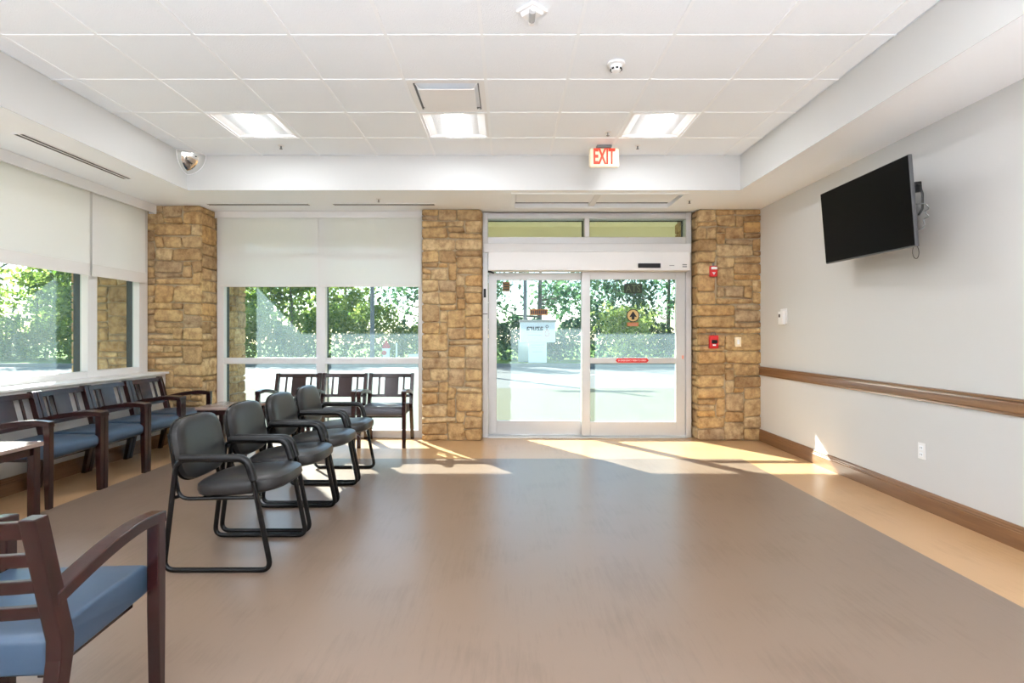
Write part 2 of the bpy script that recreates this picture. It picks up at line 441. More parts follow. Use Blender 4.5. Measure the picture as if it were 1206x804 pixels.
# the lowest skin of the back soffit, left open where the recessed panel sits
RX0, RX1, RY0, RY1 = 0.07, 1.93, 6.02, 6.66
sf.box(TX0, RX0, TY1, WY - 0.02, ZS, ZS + 0.06); sf.box(RX1, TX1, TY1, WY - 0.02, ZS, ZS + 0.06)
sf.box(RX0, RX1, TY1, RY0, ZS, ZS + 0.06); sf.box(RX0, RX1, RY1, WY - 0.02, ZS, ZS + 0.06)
so = sf.build('ceiling_soffit', 'white'); tag(so, 'white dropped soffit ring around the raised tile ceiling', 'soffit', kind='structure')
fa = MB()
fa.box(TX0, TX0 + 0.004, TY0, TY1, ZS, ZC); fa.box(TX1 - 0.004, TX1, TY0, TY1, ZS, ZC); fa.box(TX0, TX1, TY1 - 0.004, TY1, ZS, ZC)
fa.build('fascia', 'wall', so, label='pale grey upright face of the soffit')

# tile ceiling: every tile a piece, bars proud of them
ce = MB().box(TX0, TX1, TY0, TY1, ZC + 0.02, ZC + 0.05).build('ceiling', 'tile')
tag(ce, 'raised ceiling of white square acoustic tiles in a white grid', 'ceiling', kind='structure')
gx = [TX0] + [-3.215 + 0.61 * k for k in range(10)] + [TX1]
gy = [TY1 - 0.0]
y = 5.351
while y > TY0 + 0.1: gy.append(y); y -= 0.612
gy.append(TY0); gy = gy[::-1]
LIGHT_COLS = (-2.605, -0.775, 1.055)
def near(a, b): return abs(a - b) < 0.03
tile_cache = {}
troffers = []; vent_cell = None
for j in range(len(gy) - 1):
    for i in range(len(gx) - 1):
        x0, x1, y0, y1 = gx[i], gx[i + 1], gy[j], gy[j + 1]
        row = round((5.351 - y1) / 0.612)
        if any(near(x0, c) for c in LIGHT_COLS) and row in (0, 5, 10): troffers.append((x0, x1, y0, y1)); continue  # two nearer rows are out of view, added to brighten the ceiling
        if near(x0, -0.775) and row == 1: vent_cell = (x0, x1, y0, y1); continue
        key = (round(x1 - x0, 3), round(y1 - y0, 3))
        if key not in tile_cache:
            w, d = key; mb = MB(); g = 0.010
            mb.box(-w / 2 + g, w / 2 - g, -d / 2 + g, d / 2 - g, 0, 0.016)
            o = mb.build('ceiling_tile', 'tile', ce, bevel=0.003); tile_cache[key] = o.data
        else:
            o = bpy.data.objects.new('ceiling_tile', tile_cache[key]); C.objects.link(o); o.parent = ce
        o.location = ((x0 + x1) / 2, (y0 + y1) / 2, ZC)
for x in gx[1:-1]: MB().box(x - 0.012, x + 0.012, TY0, TY1, ZC - 0.004, ZC + 0.03).build('grid_bar', 'gridbar', ce)
for yy in gy[1:-1]: MB().box(TX0, TX1, yy - 0.0115, yy + 0.0115, ZC - 0.0035, ZC + 0.03).build('grid_bar', 'gridbar', ce)

# baseboards and chair rail
def moulding(name, x, sgn, y0, y1, prof, label, cat):
    mb = MB(); n = len(prof)
    mb.prism([(x + sgn * p[0], p[1]) for p in prof], 'y', y0, y1)
    o = mb.build(name, 'trimwood'); return tag(o, label, cat, kind='structure')
base_prof = [(0, 0), (0.018, 0), (0.018, 0.098), (0.014, 0.103), (0.016, 0.112), (0.012, 0.120), (0.013, 0.130), (0.008, 0.140), (0, 0.142)]
rail_prof = [(0, 0.795), (0.012, 0.797), (0.016, 0.812), (0.024, 0.822), (0.021, 0.845), (0.015, 0.868), (0.02, 0.884), (0.03, 0.890), (0.03, 0.902), (0, 0.905)]
moulding('baseboard_right', XR, -1, YN, YB, base_prof, 'brown moulded baseboard along the pale grey wall', 'baseboard')
moulding('baseboard_left', XL, 1, YN, 6.5, base_prof, 'dark brown baseboard under the window sill wall', 'baseboard')
moulding('trim_1', XR, -1, YN, YB, rail_prof, 'brown wooden chair rail along the pale grey wall', 'chair rail')
sill = MB().box(-4.27, XL + 0.03, 1.9, 6.53, 0.83, 0.855).build('trim_2', 'alu_white', bevel=0.004)
tag(sill, 'long white window sill behind the blue seated chairs', 'sill', kind='structure')

# ------------------------------------------------------------------ stone piers: each stone a piece
def pack(W, H, cw, chh, rng):
    nx, ny = max(1, round(W / cw)), max(1, round(H / chh))
    occ = [[False] * nx for _ in range(ny)]; out = []
    for j in range(ny):
        for i in range(nx):
            if occ[j][i]: continue
            w = rng.choice((1, 2, 2, 2, 3, 3, 4)); h = rng.choice((1, 1, 2, 2, 2, 3)) if w > 1 else rng.choice((1, 2))
            if w == 4: h = min(h, 2)
            mw = 0
            while i + mw < nx and mw < w and not occ[j][i + mw]: mw += 1
            if nx - (i + mw) == 1 and mw < 4 and not occ[j][nx - 1]: mw += 1
            h = min(h, ny - j)
            for b in range(j, j + h):
                for a in range(i, i + mw): occ[b][a] = True
            out.append((i, j, i + mw, j + h))
    return out, nx, ny
def stone_face(parent, O, U, N, W, H, seed, cw=0.112, chh=0.073, thick=0.035):
    """covers a pier face with single stones; O lower corner, U along the face, N outward"""
    rng = random.Random(seed); O, U, N, Z = Vector(O), Vector(U), Vector(N), Vector((0, 0, 1))
    cells, nx, ny = pack(W, H, cw, chh, rng)
    jit = {}
    def node(i, j):
        if (i, j) not in jit:
            jx = 0 if i in (0, nx) else rng.uniform(-0.014, 0.014); jy = 0 if j in (0, ny) else rng.uniform(-0.012, 0.012)
            jit[(i, j)] = (i * W / nx + jx, j * H / ny + jy)
        return jit[(i, j)]
    for (i0, j0, i1, j1) in cells:
        cs = [node(i0, j0), node(i1, j0), node(i1, j1), node(i0, j1)]
        cx_, cy_ = sum(c[0] for c in cs) / 4, sum(c[1] for c in cs) / 4
        # rounded outline with 12 points
        g = 0.0045; outl = []
        for k in range(4):
            a, b = cs[k], cs[(k + 1) % 4]
            for t in (0.09, 0.5, 0.91):
                outl.append((a[0] + (b[0] - a[0]) * t, a[1] + (b[1] - a[1]) * t))
        def ring(inset, d, jj):
            r = []
            for (x, y) in outl:
                dx, dy = cx_ - x, cy_ - y
                sx = math.copysign(min(abs(dx), inset), dx) if abs(dx) > 0.01 else 0
                sy = math.copysign(min(abs(dy), inset), dy) if abs(dy) > 0.01 else 0
                r.append((x + sx + rng.uniform(-jj, jj), y + sy + rng.uniform(-jj, jj), d + rng.uniform(-jj, jj) * 0.6))
            return r
        proud = rng.uniform(0.010, 0.026)
        R = [ring(g, -thick, 0), ring(g, proud * 0.35, 0.0015), ring(g + 0.006, proud * 0.85, 0.002), ring(g + 0.022, proud * 1.1, 0.003)]
        vs = [p for r in R for p in r] + [(cx_, cy_, proud * 1.1 + rng.uniform(-0.003, 0.005))]
        fs = []; n = 12
        for a in range(3):
            for k in range(n): fs.append((a * n + k, a * n + (k + 1) % n, (a + 1) * n + (k + 1) % n, (a + 1) * n + k))
        fs += [(3 * n + k, 3 * n + (k + 1) % n, 4 * n) for k in range(n)]
        me = bpy.data.meshes.new('stone')
        flip = U.cross(Z).dot(N) < 0
        me.from_pydata([O + U * p[0] + Z * p[1] + N * p[2] for p in vs], [], [f[::-1] if flip else f for f in fs])
        me.materials.append(M['stone']); me.polygons.foreach_set('use_smooth', [True] * len(fs))
        o = bpy.data.objects.new('stone', me); C.objects.link(o); o.parent = parent
def pier(name, label, x0, x1, y0, y1, faces, seed):
    m = 0.03
    o = MB().box(x0 + m, x1 - m, y0 + m, y1 - m, 0, 3.1).build(name, 'mortar')
    tag(o, label, 'stone pillar', kind='structure')
    mo = 0.022
    for k, f in enumerate(faces):
        s = seed * 10 + k
        if f == 'front': stone_face(o, (x0, y0 + mo, 0), (1, 0, 0), (0, -1, 0), x1 - x0, ZS, s)
        if f == 'front_tall': stone_face(o, (x0, y0 + mo, 0), (1, 0, 0), (0, -1, 0), x1 - x0, 2.75, s)
        if f == 'right': stone_face(o, (x1 - mo, y0 + 0.05, 0), (0, 1, 0), (1, 0, 0), y1 - y0 - 0.05, ZS, s)
        if f == 'left': stone_face(o, (x0 + mo, y1, 0), (0, -1, 0), (-1, 0, 0), y1 - y0 - 0.05, ZS, s)
    return o
pier('wall_pier_corner', 'stone pillar in the corner between the two window walls', -5.17, -3.635, 6.54, 7.70, ['front', 'right'], 11)
pier('wall_pier_middle', 'narrow stone pillar between the window and the sliding door', -1.05, -0.315, YB, 7.62, ['front', 'right', 'left'], 12)
pier('wall_pier_right', 'stone pillar carrying the red fire alarm devices', 2.316, XR + 0.02, YB, 7.70, ['front', 'left'], 13)

# ------------------------------------------------------------------ windows
def member(mb_args, name, parent, mat='alu_white', bevel=0.004):
    return MB().box(*mb_args).build(name, mat, parent, bevel=bevel)
# back window
w2 = thing('window_2', 'tall four-pane aluminium window behind the three chairs', 'window', (0, 0, 0), kind='structure')
X0, XM0, XM1, X1 = -3.635, -2.395, -2.28, -1.05
FY0, FY1 = WY - 0.05, WY + 0.03
for a, b, nm in ((X0, X0 + 0.085, 'jamb'), (XM0, XM1, 'mullion'), (X1 - 0.07, X1, 'jamb')):
    member((a, b, FY0, FY1, 0, ZS), nm, w2)
    member((a + 0.01, b - 0.005, FY1, FY1 + 0.07, 0, ZS), 'outer_mullion', w2, 'dark_ext', 0)
for a, b in ((X0 + 0.085, XM0), (XM1, X1 - 0.07)):
    for z0, z1 in ((0, 0.095), (0.925, 1.0), (2.235, 2.305), (2.75, ZS)):
        member((a, b, FY0 + 0.004, FY1 - 0.004, z0, z1), 'rail', w2)
    for z0, z1 in ((0.095, 0.925), (1.0, 2.235), (2.305, 2.75)):
        MB().box(a, b, WY + 0.012, WY + 0.018, z0, z1).build('pane', 'glass', w2)
# left window
w1 = thing('window_1', 'long aluminium side window above the white sill', 'window', (0, 0, 0), kind='structure')
LX0, LX1 = WX - 0.03, WX + 0.05
for a, b, nm in ((6.37, 6.52, 'jamb'), (5.59, 5.72, 'mullion'), (3.4, 3.52, 'mullion'), (1.9, 2.0, 'jamb')):
    member((LX0, LX1, a, b, 0.855, ZS), nm, w1)
    member((LX0 - 0.07, LX0, a + 0.004, b - 0.01, 0.855, ZS), 'outer_mullion', w1, 'dark_ext', 0)
for a, b in ((2.0, 3.4), (3.52, 5.59), (5.72, 6.37)):
    for z0, z1 in ((0.855, 0.92), (2.75, ZS)):
        member((LX0 + 0.004, LX1 - 0.004, a, b, z0, z1), 'rail', w1)
    MB().box(WX - 0.018, WX - 0.012, a, b, 0.92, 2.75).build('pane', 'glass', w1)

# roller shades
def shade_back(x0, x1, label):
    t = thing('roller_shade', label, 'blind', ((x0 + x1) / 2, WY - 0.075, 1.885), group='roller shades of the back window')
    w = (x1 - x0) / 2
    MB().box(-w, w, -0.001, 0.001, 0.02, 0.86).build('shade_fabric', 'shade', t)
    MB().box(-w, w, -0.006, 0.006, 0, 0.024).build('hem_bar', 'hem', t, bevel=0.002)
    MB().tube([(-w, 0.0, 0.895), (w, 0.0, 0.895)], 0.022, 12).build('roller', 'hem', t, smooth=True)
shade_back(-3.585, -2.365, 'half-lowered white roller shade over the left half of the back window')
shade_back(-2.33, -1.075, 'half-lowered white roller shade over the right half of the back window')
v = MB().box(-3.63, -1.06, WY - 0.115, WY - 0.105, 2.735, ZS - 0.002).box(-3.63, -1.06, WY - 0.105, WY - 0.05, ZS - 0.012, ZS - 0.002).build('shade_valance', 'alu_white', bevel=0.002)
tag(v, 'slim white valance hiding the rollers above the back window', 'valance')
def shade_left(y0, y1, label):
    t = thing('roller_shade', label, 'blind', (-4.205, (y0 + y1) / 2, 1.885), group='roller shades of the side window')
    w = (y1 - y0) / 2
    MB().box(-0.001, 0.001, -w, w, 0.02, 0.86).build('shade_fabric', 'shade_left', t)
    MB().box(-0.007, 0.007, -w, w, 0.0, 0.03).box(0.001, 0.003, -w, w, 0.03, 0.12).build('hem_bar', 'hem', t, bevel=0.002)
    MB().tube([(0, -w, 0.89), (0, w, 0.89)], 0.02, 12).build('roller', 'hem', t, smooth=True)
shade_left(2.02, 5.568, 'wide white roller shade over the long pane of the side window')
shade_left(5.605, 6.42, 'narrow white roller shade next to the corner stone pillar')
v = MB().box(-4.16, -4.145, 1.92, 6.535, 2.715, ZS - 0.002).box(-4.235, -4.16, 1.92, 6.535, ZS - 0.014, ZS - 0.002).box(-4.235, -4.16, 6.525, 6.535, 2.715, ZS - 0.014).build('shade_valance', 'alu_white', bevel=0.002)
tag(v, 'long white valance box above the side window shades', 'valance')

# ------------------------------------------------------------------ entrance door
d1 = thing('door_1', 'automatic sliding glass entrance door with transom and silver frame', 'door', (0.98, WY, 0), kind='structure')
def dm(name, x0, x1, y0, y1, z0, z1, mat='alu', parent=None, bevel=0.004):
    return MB().box(x0 - 0.98, x1 - 0.98, y0 - WY, y1 - WY, z0, z1).build(name, mat, parent or d1, bevel=bevel)
dm('jamb', -0.315, -0.25, 6.93, 7.10, 0, ZS); dm('jamb', 2.235, 2.30, 6.93, 7.10, 0, ZS)
dm('transom_rail', -0.25, 2.235, 6.94, 7.08, 2.745, ZS); dm('transom_rail', -0.25, 2.235, 6.94, 7.08, 2.425, 2.515)
dm('transom_mullion', 0.962, 1.026, 6.94, 7.08, 2.515, 2.745)
for a, b in ((-0.25, 0.962), (1.026, 2.235)):
    dm('transom_pane', a, b, 7.0, 7.006, 2.515, 2.745, 'glass', bevel=0)
    dm('outer_gasket', a, b, 7.08, 7.10, 2.735, 2.75, 'dark_ext', bevel=0)
    dm('outer_gasket', b - 0.015, b, 7.08, 7.10, 2.515, 2.745, 'dark_ext', bevel=0)
dm('header_panel', -0.30, 2.29, 6.90, 7.08, 2.315, 2.425, 'alu_white')
hb = dm('operator_box', -0.24, 2.24, 6.80, 6.99, 2.08, 2.31, 'alu_white', bevel=0.006)
dm('motion_sensor', 1.60, 1.875, 6.785, 6.80, 2.11, 2.165, 'black', hb, 0.004)
dm('sensor_button', 1.985, 2.045, 6.796, 6.80, 2.135, 2.143, 'greyp', hb, 0.001)
for z in (2.118, 2.142): dm('status_label', 2.145, 2.20, 6.797, 6.80, z, z + 0.014, 'greyp', hb, 0.001)
dm('threshold', -0.25, 2.235, 6.90, 7.12, -0.004, 0.014, 'alu', bevel=0.003)
dm('guide_switch', -0.302, -0.272, 6.922, 6.93, 1.755, 1.865, 'black', bevel=0.003)
dm('guide_seam', -0.312, -0.252, 6.926, 6.93, 1.545, 1.553, 'black', bevel=0)
MB().tube([(-0.245 - 0.98, -0.10, 2.075), (-0.21 - 0.98, -0.10, 2.068), (-0.17 - 0.98, -0.10, 2.055)], 0.011, 8).build('door_stop', 'black', d1, smooth=True)
# left leaf (rear track)
lf = dm('door_leaf', -0.245, -0.142, 7.05, 7.09, 0.02, 2.08)
dm('stile', 0.935, 1.03, 7.05, 7.09, 0.02, 2.08, parent=lf)
dm('top_rail', -0.142, 0.935, 7.052, 7.088, 1.985, 2.08, parent=lf); dm('bottom_rail', -0.142, 0.935, 7.048, 7.09, 0.02, 0.195, parent=lf)
dm('pane', -0.142, 0.935, 7.066, 7.072, 0.195, 1.985, 'glass', lf, 0)
# right leaf (room-side track)
rt = dm('door_leaf', 0.93, 1.037, 6.965, 7.005, 0.02, 2.08)
dm('stile', 2.115, 2.232, 6.965, 7.005, 0.02, 2.08, parent=rt)
dm('top_rail', 1.037, 2.115, 6.967, 7.003, 1.985, 2.08, parent=rt); dm('bottom_rail', 1.037, 2.115, 6.96, 7.005, 0.02, 0.195, parent=rt)
dm('middle_rail', 1.037, 2.115, 6.967, 7.003, 0.93, 1.0, parent=rt)
dm('pane', 1.037, 2.115, 6.98, 6.986, 1.0, 1.985, 'glass', rt, 0); dm('pane', 1.037, 2.115, 6.98, 6.986, 0.195, 0.93, 'glass', rt, 0)
def at(px, py, Y): return ((px - CX) * Y / FPX, EYE + (CY - py) * Y / FPX)
def sticker(name, px0, px1, py0, py1, Y, mat, parent, label):
    x0, z1 = at(px0, py0, Y); x1, z0 = at(px1, py1, Y)
    o = dm(name, x0, x1, Y - 0.002, Y, z0, z1, mat, parent, 0); o['label'] = label; return x0, x1, z0, z1
# stickers on the left leaf
x0, x1, z0, z1 = sticker('sticker', 592, 600.5, 332, 343, 7.064, 'brownst', lf, 'small brown sticker')
for k in range(3): dm('sticker_print', x0 + 0.015, x1 - 0.015, 7.0605, 7.062, z0 + 0.02 + 0.032 * k, z0 + 0.032 + 0.032 * k, 'greenst', lf, 0)
x0, x1, z0, z1 = sticker('sticker', 624, 645, 364, 371, 7.064, 'orange', lf, 'orange sticker strip')
for k in range(8): dm('sticker_print', x0 + 0.012 + 0.026 * k, x0 + 0.030 + 0.026 * k, 7.0605, 7.062, z0 + 0.015, z1 - 0.015, 'ink', lf, 0)
# stickers on the right leaf
sticker('sticker', 735, 756, 334, 345, 6.978, 'greenst', rt, 'dark green lettered sticker')
xx, zz = at(745.5, 339.5, 6.976)
lettering('sticker_lettering', 'ATS', 'greenlt', rt, (xx - 0.98, 6.976 - WY, zz), 0.185, 0.09)
cx_, cz_ = at(745.5, 371.5, 6.978)
MB().lathe([(0.083, -0.002), (0.083, 0)], 28, (cx_ - 0.98, 6.978 - WY, cz_), 'y').build('sticker', 'black', rt)
MB().lathe([(0.072, -0.001), (0.072, 0)], 28, (cx_ - 0.98, 6.9759 - WY, cz_), 'y').build('sticker_disc', 'gold', rt)
ar = [(0, 0.055), (0.044, -0.012), (0.044, -0.02), (0.018, -0.014), (0.018, -0.05), (-0.018, -0.05), (-0.018, -0.014), (-0.044, -0.02), (-0.044, -0.012)]
MB().prism([(cx_ - 0.98 + a, cz_ + b) for a, b in ar], 'y', 6.9736 - WY, 6.9748 - WY).build('sticker_arrow', 'black', rt)
x0, x1, z0, z1 = sticker('sticker', 738.5, 752, 379.5, 384, 6.978, 'orange', rt, 'orange caption strip')
for k in range(2): dm('sticker_print', x0 + 0.012, x1 - 0.012, 6.9745, 6.976, z0 + 0.008 + 0.02 * k, z0 + 0.016 + 0.02 * k, 'coral', rt, 0)
rx0, _ = at(725, 424, 6.965); rx1, rz = at(764, 424.3, 6.965)
h = 0.027
MB().prism([(rx0 - 0.98, rz), (rx0 - 0.98 + 0.025, rz + h), (rx1 - 0.98 - 0.025, rz + h), (rx1 - 0.98, rz), (rx1 - 0.98 - 0.025, rz - h), (rx0 - 0.98 + 0.025, rz - h)], 'y', -0.0075, -0.005).build('push_sticker', 'red', rt, label='red emergency sticker')
lettering('push_lettering', 'IN EMERGENCY PUSH TO OPEN', 'signwhite', rt, ((rx0 + rx1) / 2 - 0.98, -0.0076, rz), 0.35, 0.022)
dm('lock_label', 2.19, 2.212, 6.963, 6.965, 0.985, 1.03, 'coral', rt, 0)

# ------------------------------------------------------------------ ceiling equipment
for k, (x0, x1, y0, y1) in enumerate(troffers):
    cxx, cyy = (x0 + x1) / 2, (y0 + y1) / 2
    vis = y0 > 4
    nm = ['left', 'middle', 'right'][sum(cxx > c + 0.4 for c in LIGHT_COLS[:2]) if True else 0]
    nm = {-2.605: 'nearest the corner mirror', -0.775: 'just beyond the square air diffuser', 1.055: 'just right of the exit sign'}[min(LIGHT_COLS, key=lambda c: abs(c - x0))]
    side = {-2.605: 'on the side window side', -0.775: 'in the middle', 1.055: 'on the television side'}[min(LIGHT_COLS, key=lambda c: abs(c - x0))]
    lab = ('recessed square ceiling light ' + nm) if vis else 'recessed square ceiling light ' + side + (', added out of view overhead near the camera' if y0 > 0 else ', added out of view far behind the camera')
    t = thing('ceiling_light', lab, 'ceiling light', (cxx, cyy, ZC), group='recessed ceiling lights')
    hw, hd = (x1 - x0) / 2 - 0.012, (y1 - y0) / 2 - 0.012
    f = MB()
    f.box(-hw, hw, -hd, -hd + 0.025, 0, 0.05); f.box(-hw, hw, hd - 0.025, hd, 0, 0.05)
    f.box(-hw, -hw + 0.025, -hd + 0.025, hd - 0.025, 0, 0.05); f.box(hw - 0.025, hw, -hd + 0.025, hd - 0.025, 0, 0.05)
    f.build('light_frame', 'fixture', t)
    for s in (-1, 1):   # sloping side reflectors, rising towards the centre then down to the lens
        MB().prism([(s * (hw - 0.025), 0.004), (s * 0.10, 0.045), (s * 0.10, 0.05), (s * (hw - 0.025), 0.012)], 'y', -hd + 0.025, hd - 0.025).build('reflector', 'fixture', t)
    ln = MB(); pr = [(-0.10, 0.040), (-0.085, 0.016), (-0.05, 0.004), (0.05, 0.004), (0.085, 0.016), (0.10, 0.040)]
    ln.prism(pr, 'y', -hd + 0.025, hd - 0.025); ln.build('lens', 'lens', t)
x0, x1, y0, y1 = vent_cell
t = thing('air_diffuser', 'square white ceiling air diffuser with a dropped plate', 'air vent', ((x0 + x1) / 2, (y0 + y1) / 2, ZC))
hw = 0.293
f = MB(); f.box(-hw, hw, -hw, -0.25, 0, 0.012); f.box(-hw, hw, 0.25, hw, 0, 0.012); f.box(-hw, -0.25, -0.25, 0.25, 0, 0.012); f.box(0.25, hw, -0.25, 0.25, 0, 0.012)
f.build('vent_frame', 'fixture', t)
MB().add([(-.25, -.25, 0.006), (.25, -.25, 0.006), (.25, .25, 0.006), (-.25, .25, 0.006), (-.17, -.17, 0.10), (.17, -.17, 0.10), (.17, .17, 0.10), (-.17, .17, 0.10)],
         [(0, 1, 5, 4), (1, 2, 6, 5), (2, 3, 7, 6), (3, 0, 4, 7), (4, 5, 6, 7)]).build('vent_throat', 'greyp', t)
MB().box(-0.215, 0.215, -0.205, 0.205, -0.03, -0.022).build('vent_plate', 'fixture', t, bevel=0.002)
for sx in (-1, 1):
    for sy in (-1, 1): MB().tube([(sx * 0.2, sy * 0.19, -0.022), (sx * 0.235, sy * 0.23, 0.004)], 0.004, 6).build('clip', 'fixture', t)
# square sensor turned 45 degrees
t = thing('ceiling_sensor', 'diamond-turned square ceiling sensor with a round barrel', 'sensor', (0.142, 3.235, ZC), PI / 4)
MB().box(-0.066, 0.066, -0.066, 0.066, -0.018, -0.001).build('sensor_base', 'fixture', t, bevel=0.006)
MB().prism([(-0.05, -0.018), (0.05, -0.018), (0.036, -0.04), (-0.036, -0.04)], 'y', -0.05, 0.05).build('sensor_body', 'fixture', t, bevel=0.004)
MB().tube([(0.035, 0.035, -0.036), (-0.035, -0.035, -0.036)], 0.02, 14).build('sensor_barrel', 'ltgrey', t, smooth=True)
MB().lathe([(0.016, -0.065), (0.02, -0.055), (0.018, -0.03)], 14, (0.048, 0.048, 0.012)).build('sensor_eye', 'fixture', t, smooth=True)
t = thing('smoke_detector', 'round white smoke detector on a ceiling tile', 'smoke detector', (0.757, 3.87, ZC))
MB().lathe([(0.052, 0), (0.062, -0.004), (0.062, -0.016), (0.05, -0.022)][::-1], 24).build('detector_base', 'fixture', t, smooth=True)
dh = MB().lathe([(0.026, -0.062), (0.034, -0.055), (0.04, -0.04), (0.042, -0.022)], 24).build('detector_head', 'fixture', t, smooth=True)
for k in range(8):
    a = 2 * PI * k / 8; MB().box(-0.008, 0.008, 0.034, 0.0415, -0.054, -0.044).build('vent_slot', 'black', dh).rotation_euler = (0, 0, a)
def sprinkler(px, py, zc, label):
    Y = FPX * (zc - EYE) / (CY - py); X = (px - CX) * Y / FPX
    t = thing('sprinkler_head', label, 'sprinkler', (X, Y, zc - 0.003), group='ceiling sprinkler heads')
    MB().lathe([(0.018, -0.006), (0.032, -0.003), (0.032, 0.0)], 16).build('escutcheon', 'fixture', t, smooth=True)
    MB().lathe([(0.006, -0.032), (0.008, -0.02), (0.008, -0.006)], 10).build('sprinkler_stem', 'greyp', t)
    MB().lathe([(0.014, -0.036), (0.014, -0.032)], 12).build('deflector', 'greyp', t)
sprinkler(716, 155, ZC, 'small sprinkler head on the tiles just above the exit sign')
sprinkler(751, 171, ZC, 'small sprinkler head right of the exit sign near the soffit')
sprinkler(331, 171, ZC, 'small sprinkler head beyond the ceiling light by the corner mirror')
sprinkler(812, 235.5, ZS, 'small sprinkler head on the soffit above the right stone pillar')
sprinkler(446, 234, ZS, 'small sprinkler head on the soffit above the back window')
# exit sign
t = thing('exit_sign', 'cream exit sign with red letters hanging below the tiles', 'exit sign', (0.966, 5.56, 2.965))
sb = MB().box(-0.15, 0.15, -0.025, 0.025, 0, 0.195).build('sign_box', 'cream', t, bevel=0.02)
MB().box(-0.075, 0.075, -0.03, 0.03, 0.196, 0.224).build('sign_canopy', 'greyp', t, bevel=0.006)
lettering('exit_lettering', 'EXIT', 'exitred', sb, (0, -0.0252, 0.108), 0.215, 0.158, depth=0.002, bold=0.03)
# corner mirror: an eighth of a sphere
mb = MB(); R = 0.2; n = 10; vs = []; fs = []
for i in range(n + 1):
    ph = (PI / 2) * i / n
    for k in range(n + 1):
        th = (PI / 2) * k / n
        vs.append((R * math.cos(ph) * math.cos(th), -R * math.cos(ph) * math.sin(th), -R * math.sin(ph)))
for i in range(n):
    for k in range(n): fs.append((i * (n + 1) + k, i * (n + 1) + k + 1, (i + 1) * (n + 1) + k + 1, (i + 1) * (n + 1) + k))
t = thing('corner_mirror', 'quarter-dome safety mirror in the corner of the raised ceiling', 'mirror', (TX0 + 0.005, TY1 - 0.005, ZC - 0.005))
mb.add(vs, fs); o = mb.build('mirror_dome', 'chrome', t, smooth=True)
for ax in range(3):
    pts = []
    for k in range(n + 1):
        a = PI / 2 * k / n; c, s = R * 1.0 * math.cos(a), R * 1.0 * math.sin(a)
        pts.append([(c, -s, -0.002), (0.004, -c, -s), (c, -0.004, -s)][ax])
    MB().tube(pts, 0.005, 6).build('mirror_rim', 'fixture', t, smooth=True)
# slot diffusers
def slot(name, label, x0, x1, y0, y1, along):
    t = thing(name, label, 'air vent', ((x0 + x1) / 2, (y0 + y1) / 2, ZS - 0.001))
    w, d = (x1 - x0) / 2, (y1 - y0) / 2
    if along == 'x':
        MB().box(-w, w, -d, d, -0.006, 0).build('slot_frame', 'fixture', t)
        for s in (-1, 1): MB().box(-w + 0.01, w - 0.01, s * d * 0.5 - 0.010, s * d * 0.5 + 0.010, -0.0075, -0.006).build('slot_opening', 'black', t)
    else:
        MB().box(-w, w, -d, d, -0.006, 0).build('slot_frame', 'fixture', t)
        for s in (-1, 1): MB().box(s * w * 0.5 - 0.012, s * w * 0.5 + 0.012, -d + 0.01, d - 0.01, -0.0075, -0.006).build('slot_opening', 'black', t)
slot('slot_vent', 'long slot air vent in the soffit above the side window', -3.765, -3.675, 4.2, 5.42, 'y')
slot('slot_vent', 'slot air vent in the soffit nearest the corner stone pillar', -3.52, -2.32, 6.45, 6.53, 'x')
slot('slot_vent', 'slot air vent in the soffit nearest the middle stone pillar', -2.05, -0.85, 6.45, 6.53, 'x')
# recessed panel above the door
t = thing('recessed_panel', 'long recessed white panel in the soffit above the sliding door', 'ceiling panel', ((RX0 + RX1) / 2, (RY0 + RY1) / 2, ZS))
w, d = (RX1 - RX0) / 2, (RY1 - RY0) / 2
f = MB(); e = 0.03
f.box(-w - e, w + e, -d - e, -d + 0.012, -0.008, 0); f.box(-w - e, w + e, d - 0.012, d + e, -0.008, 0)
f.box(-w - e, -w + 0.012, -d, d, -0.008, 0); f.box(w - 0.012, w + e, -d, d, -0.008, 0)
f.build('panel_frame', 'gridbar', t, bevel=0.002)
MB().box(-w, w, -d, d, 0.05, 0.056).build('panel_back', 'fixture', t)
MB().box(-w + 0.03, w - 0.03, -d + 0.02, d - 0.17, 0.02, 0.03).build('panel_louvre', 'fixture', t, bevel=0.003)
MB().box(-0.035, 0.035, -d + 0.01, d - 0.01, 0.012, 0.045).build('panel_divider', 'alu_white', t, bevel=0.003)
MB().box(-w + 0.02, w - 0.02, d - 0.05, d - 0.02, 0.044, 0.05).build('panel_slot', 'greyp', t)

# ------------------------------------------------------------------ right wall things
# television
P = [Vector((2.7846, 4.9444, 2.530)), Vector((2.7007, 3.7481, 2.500)), Vector((2.7554, 3.7272, 1.892)), Vector((2.8393, 4.9235, 1.928))]
ctr = sum(P, Vector()) / 4
ux = ((P[1] + P[2]) / 2 - (P[0] + P[3]) / 2).normalized()       # viewer's right
uz = ((P[0] + P[1]) / 2 - (P[3] + P[2]) / 2); uz = (uz - ux * uz.dot(ux)).normalized()
uy = uz.cross(ux)                                               # into the wall
tv = thing('television', 'black flat television on a wall arm above the chair rail', 'television', ctr)
tv.rotation_euler = Matrix((ux, uy, uz)).transposed().to_euler()
W, H = 0.602, 0.312
MB().box(-W, W, 0.0, 0.026, -H, H).build('tv_case', 'tvcase', tv, bevel=0.006)
MB().box(-W + 0.006, W - 0.006, -0.002, 0.0, -H + 0.012, H - 0.006).build('screen', 'screen', tv)
MB().box(-0.36, 0.36, 0.026, 0.075, -0.24, 0.16).build('tv_back_cover', 'black', tv, bevel=0.012)
for s in (-1, 1): MB().box(s * 0.2 - 0.02, s * 0.2 + 0.02, 0.075, 0.10, -0.2, 0.2).build('mount_rail', 'black', tv, bevel=0.003)
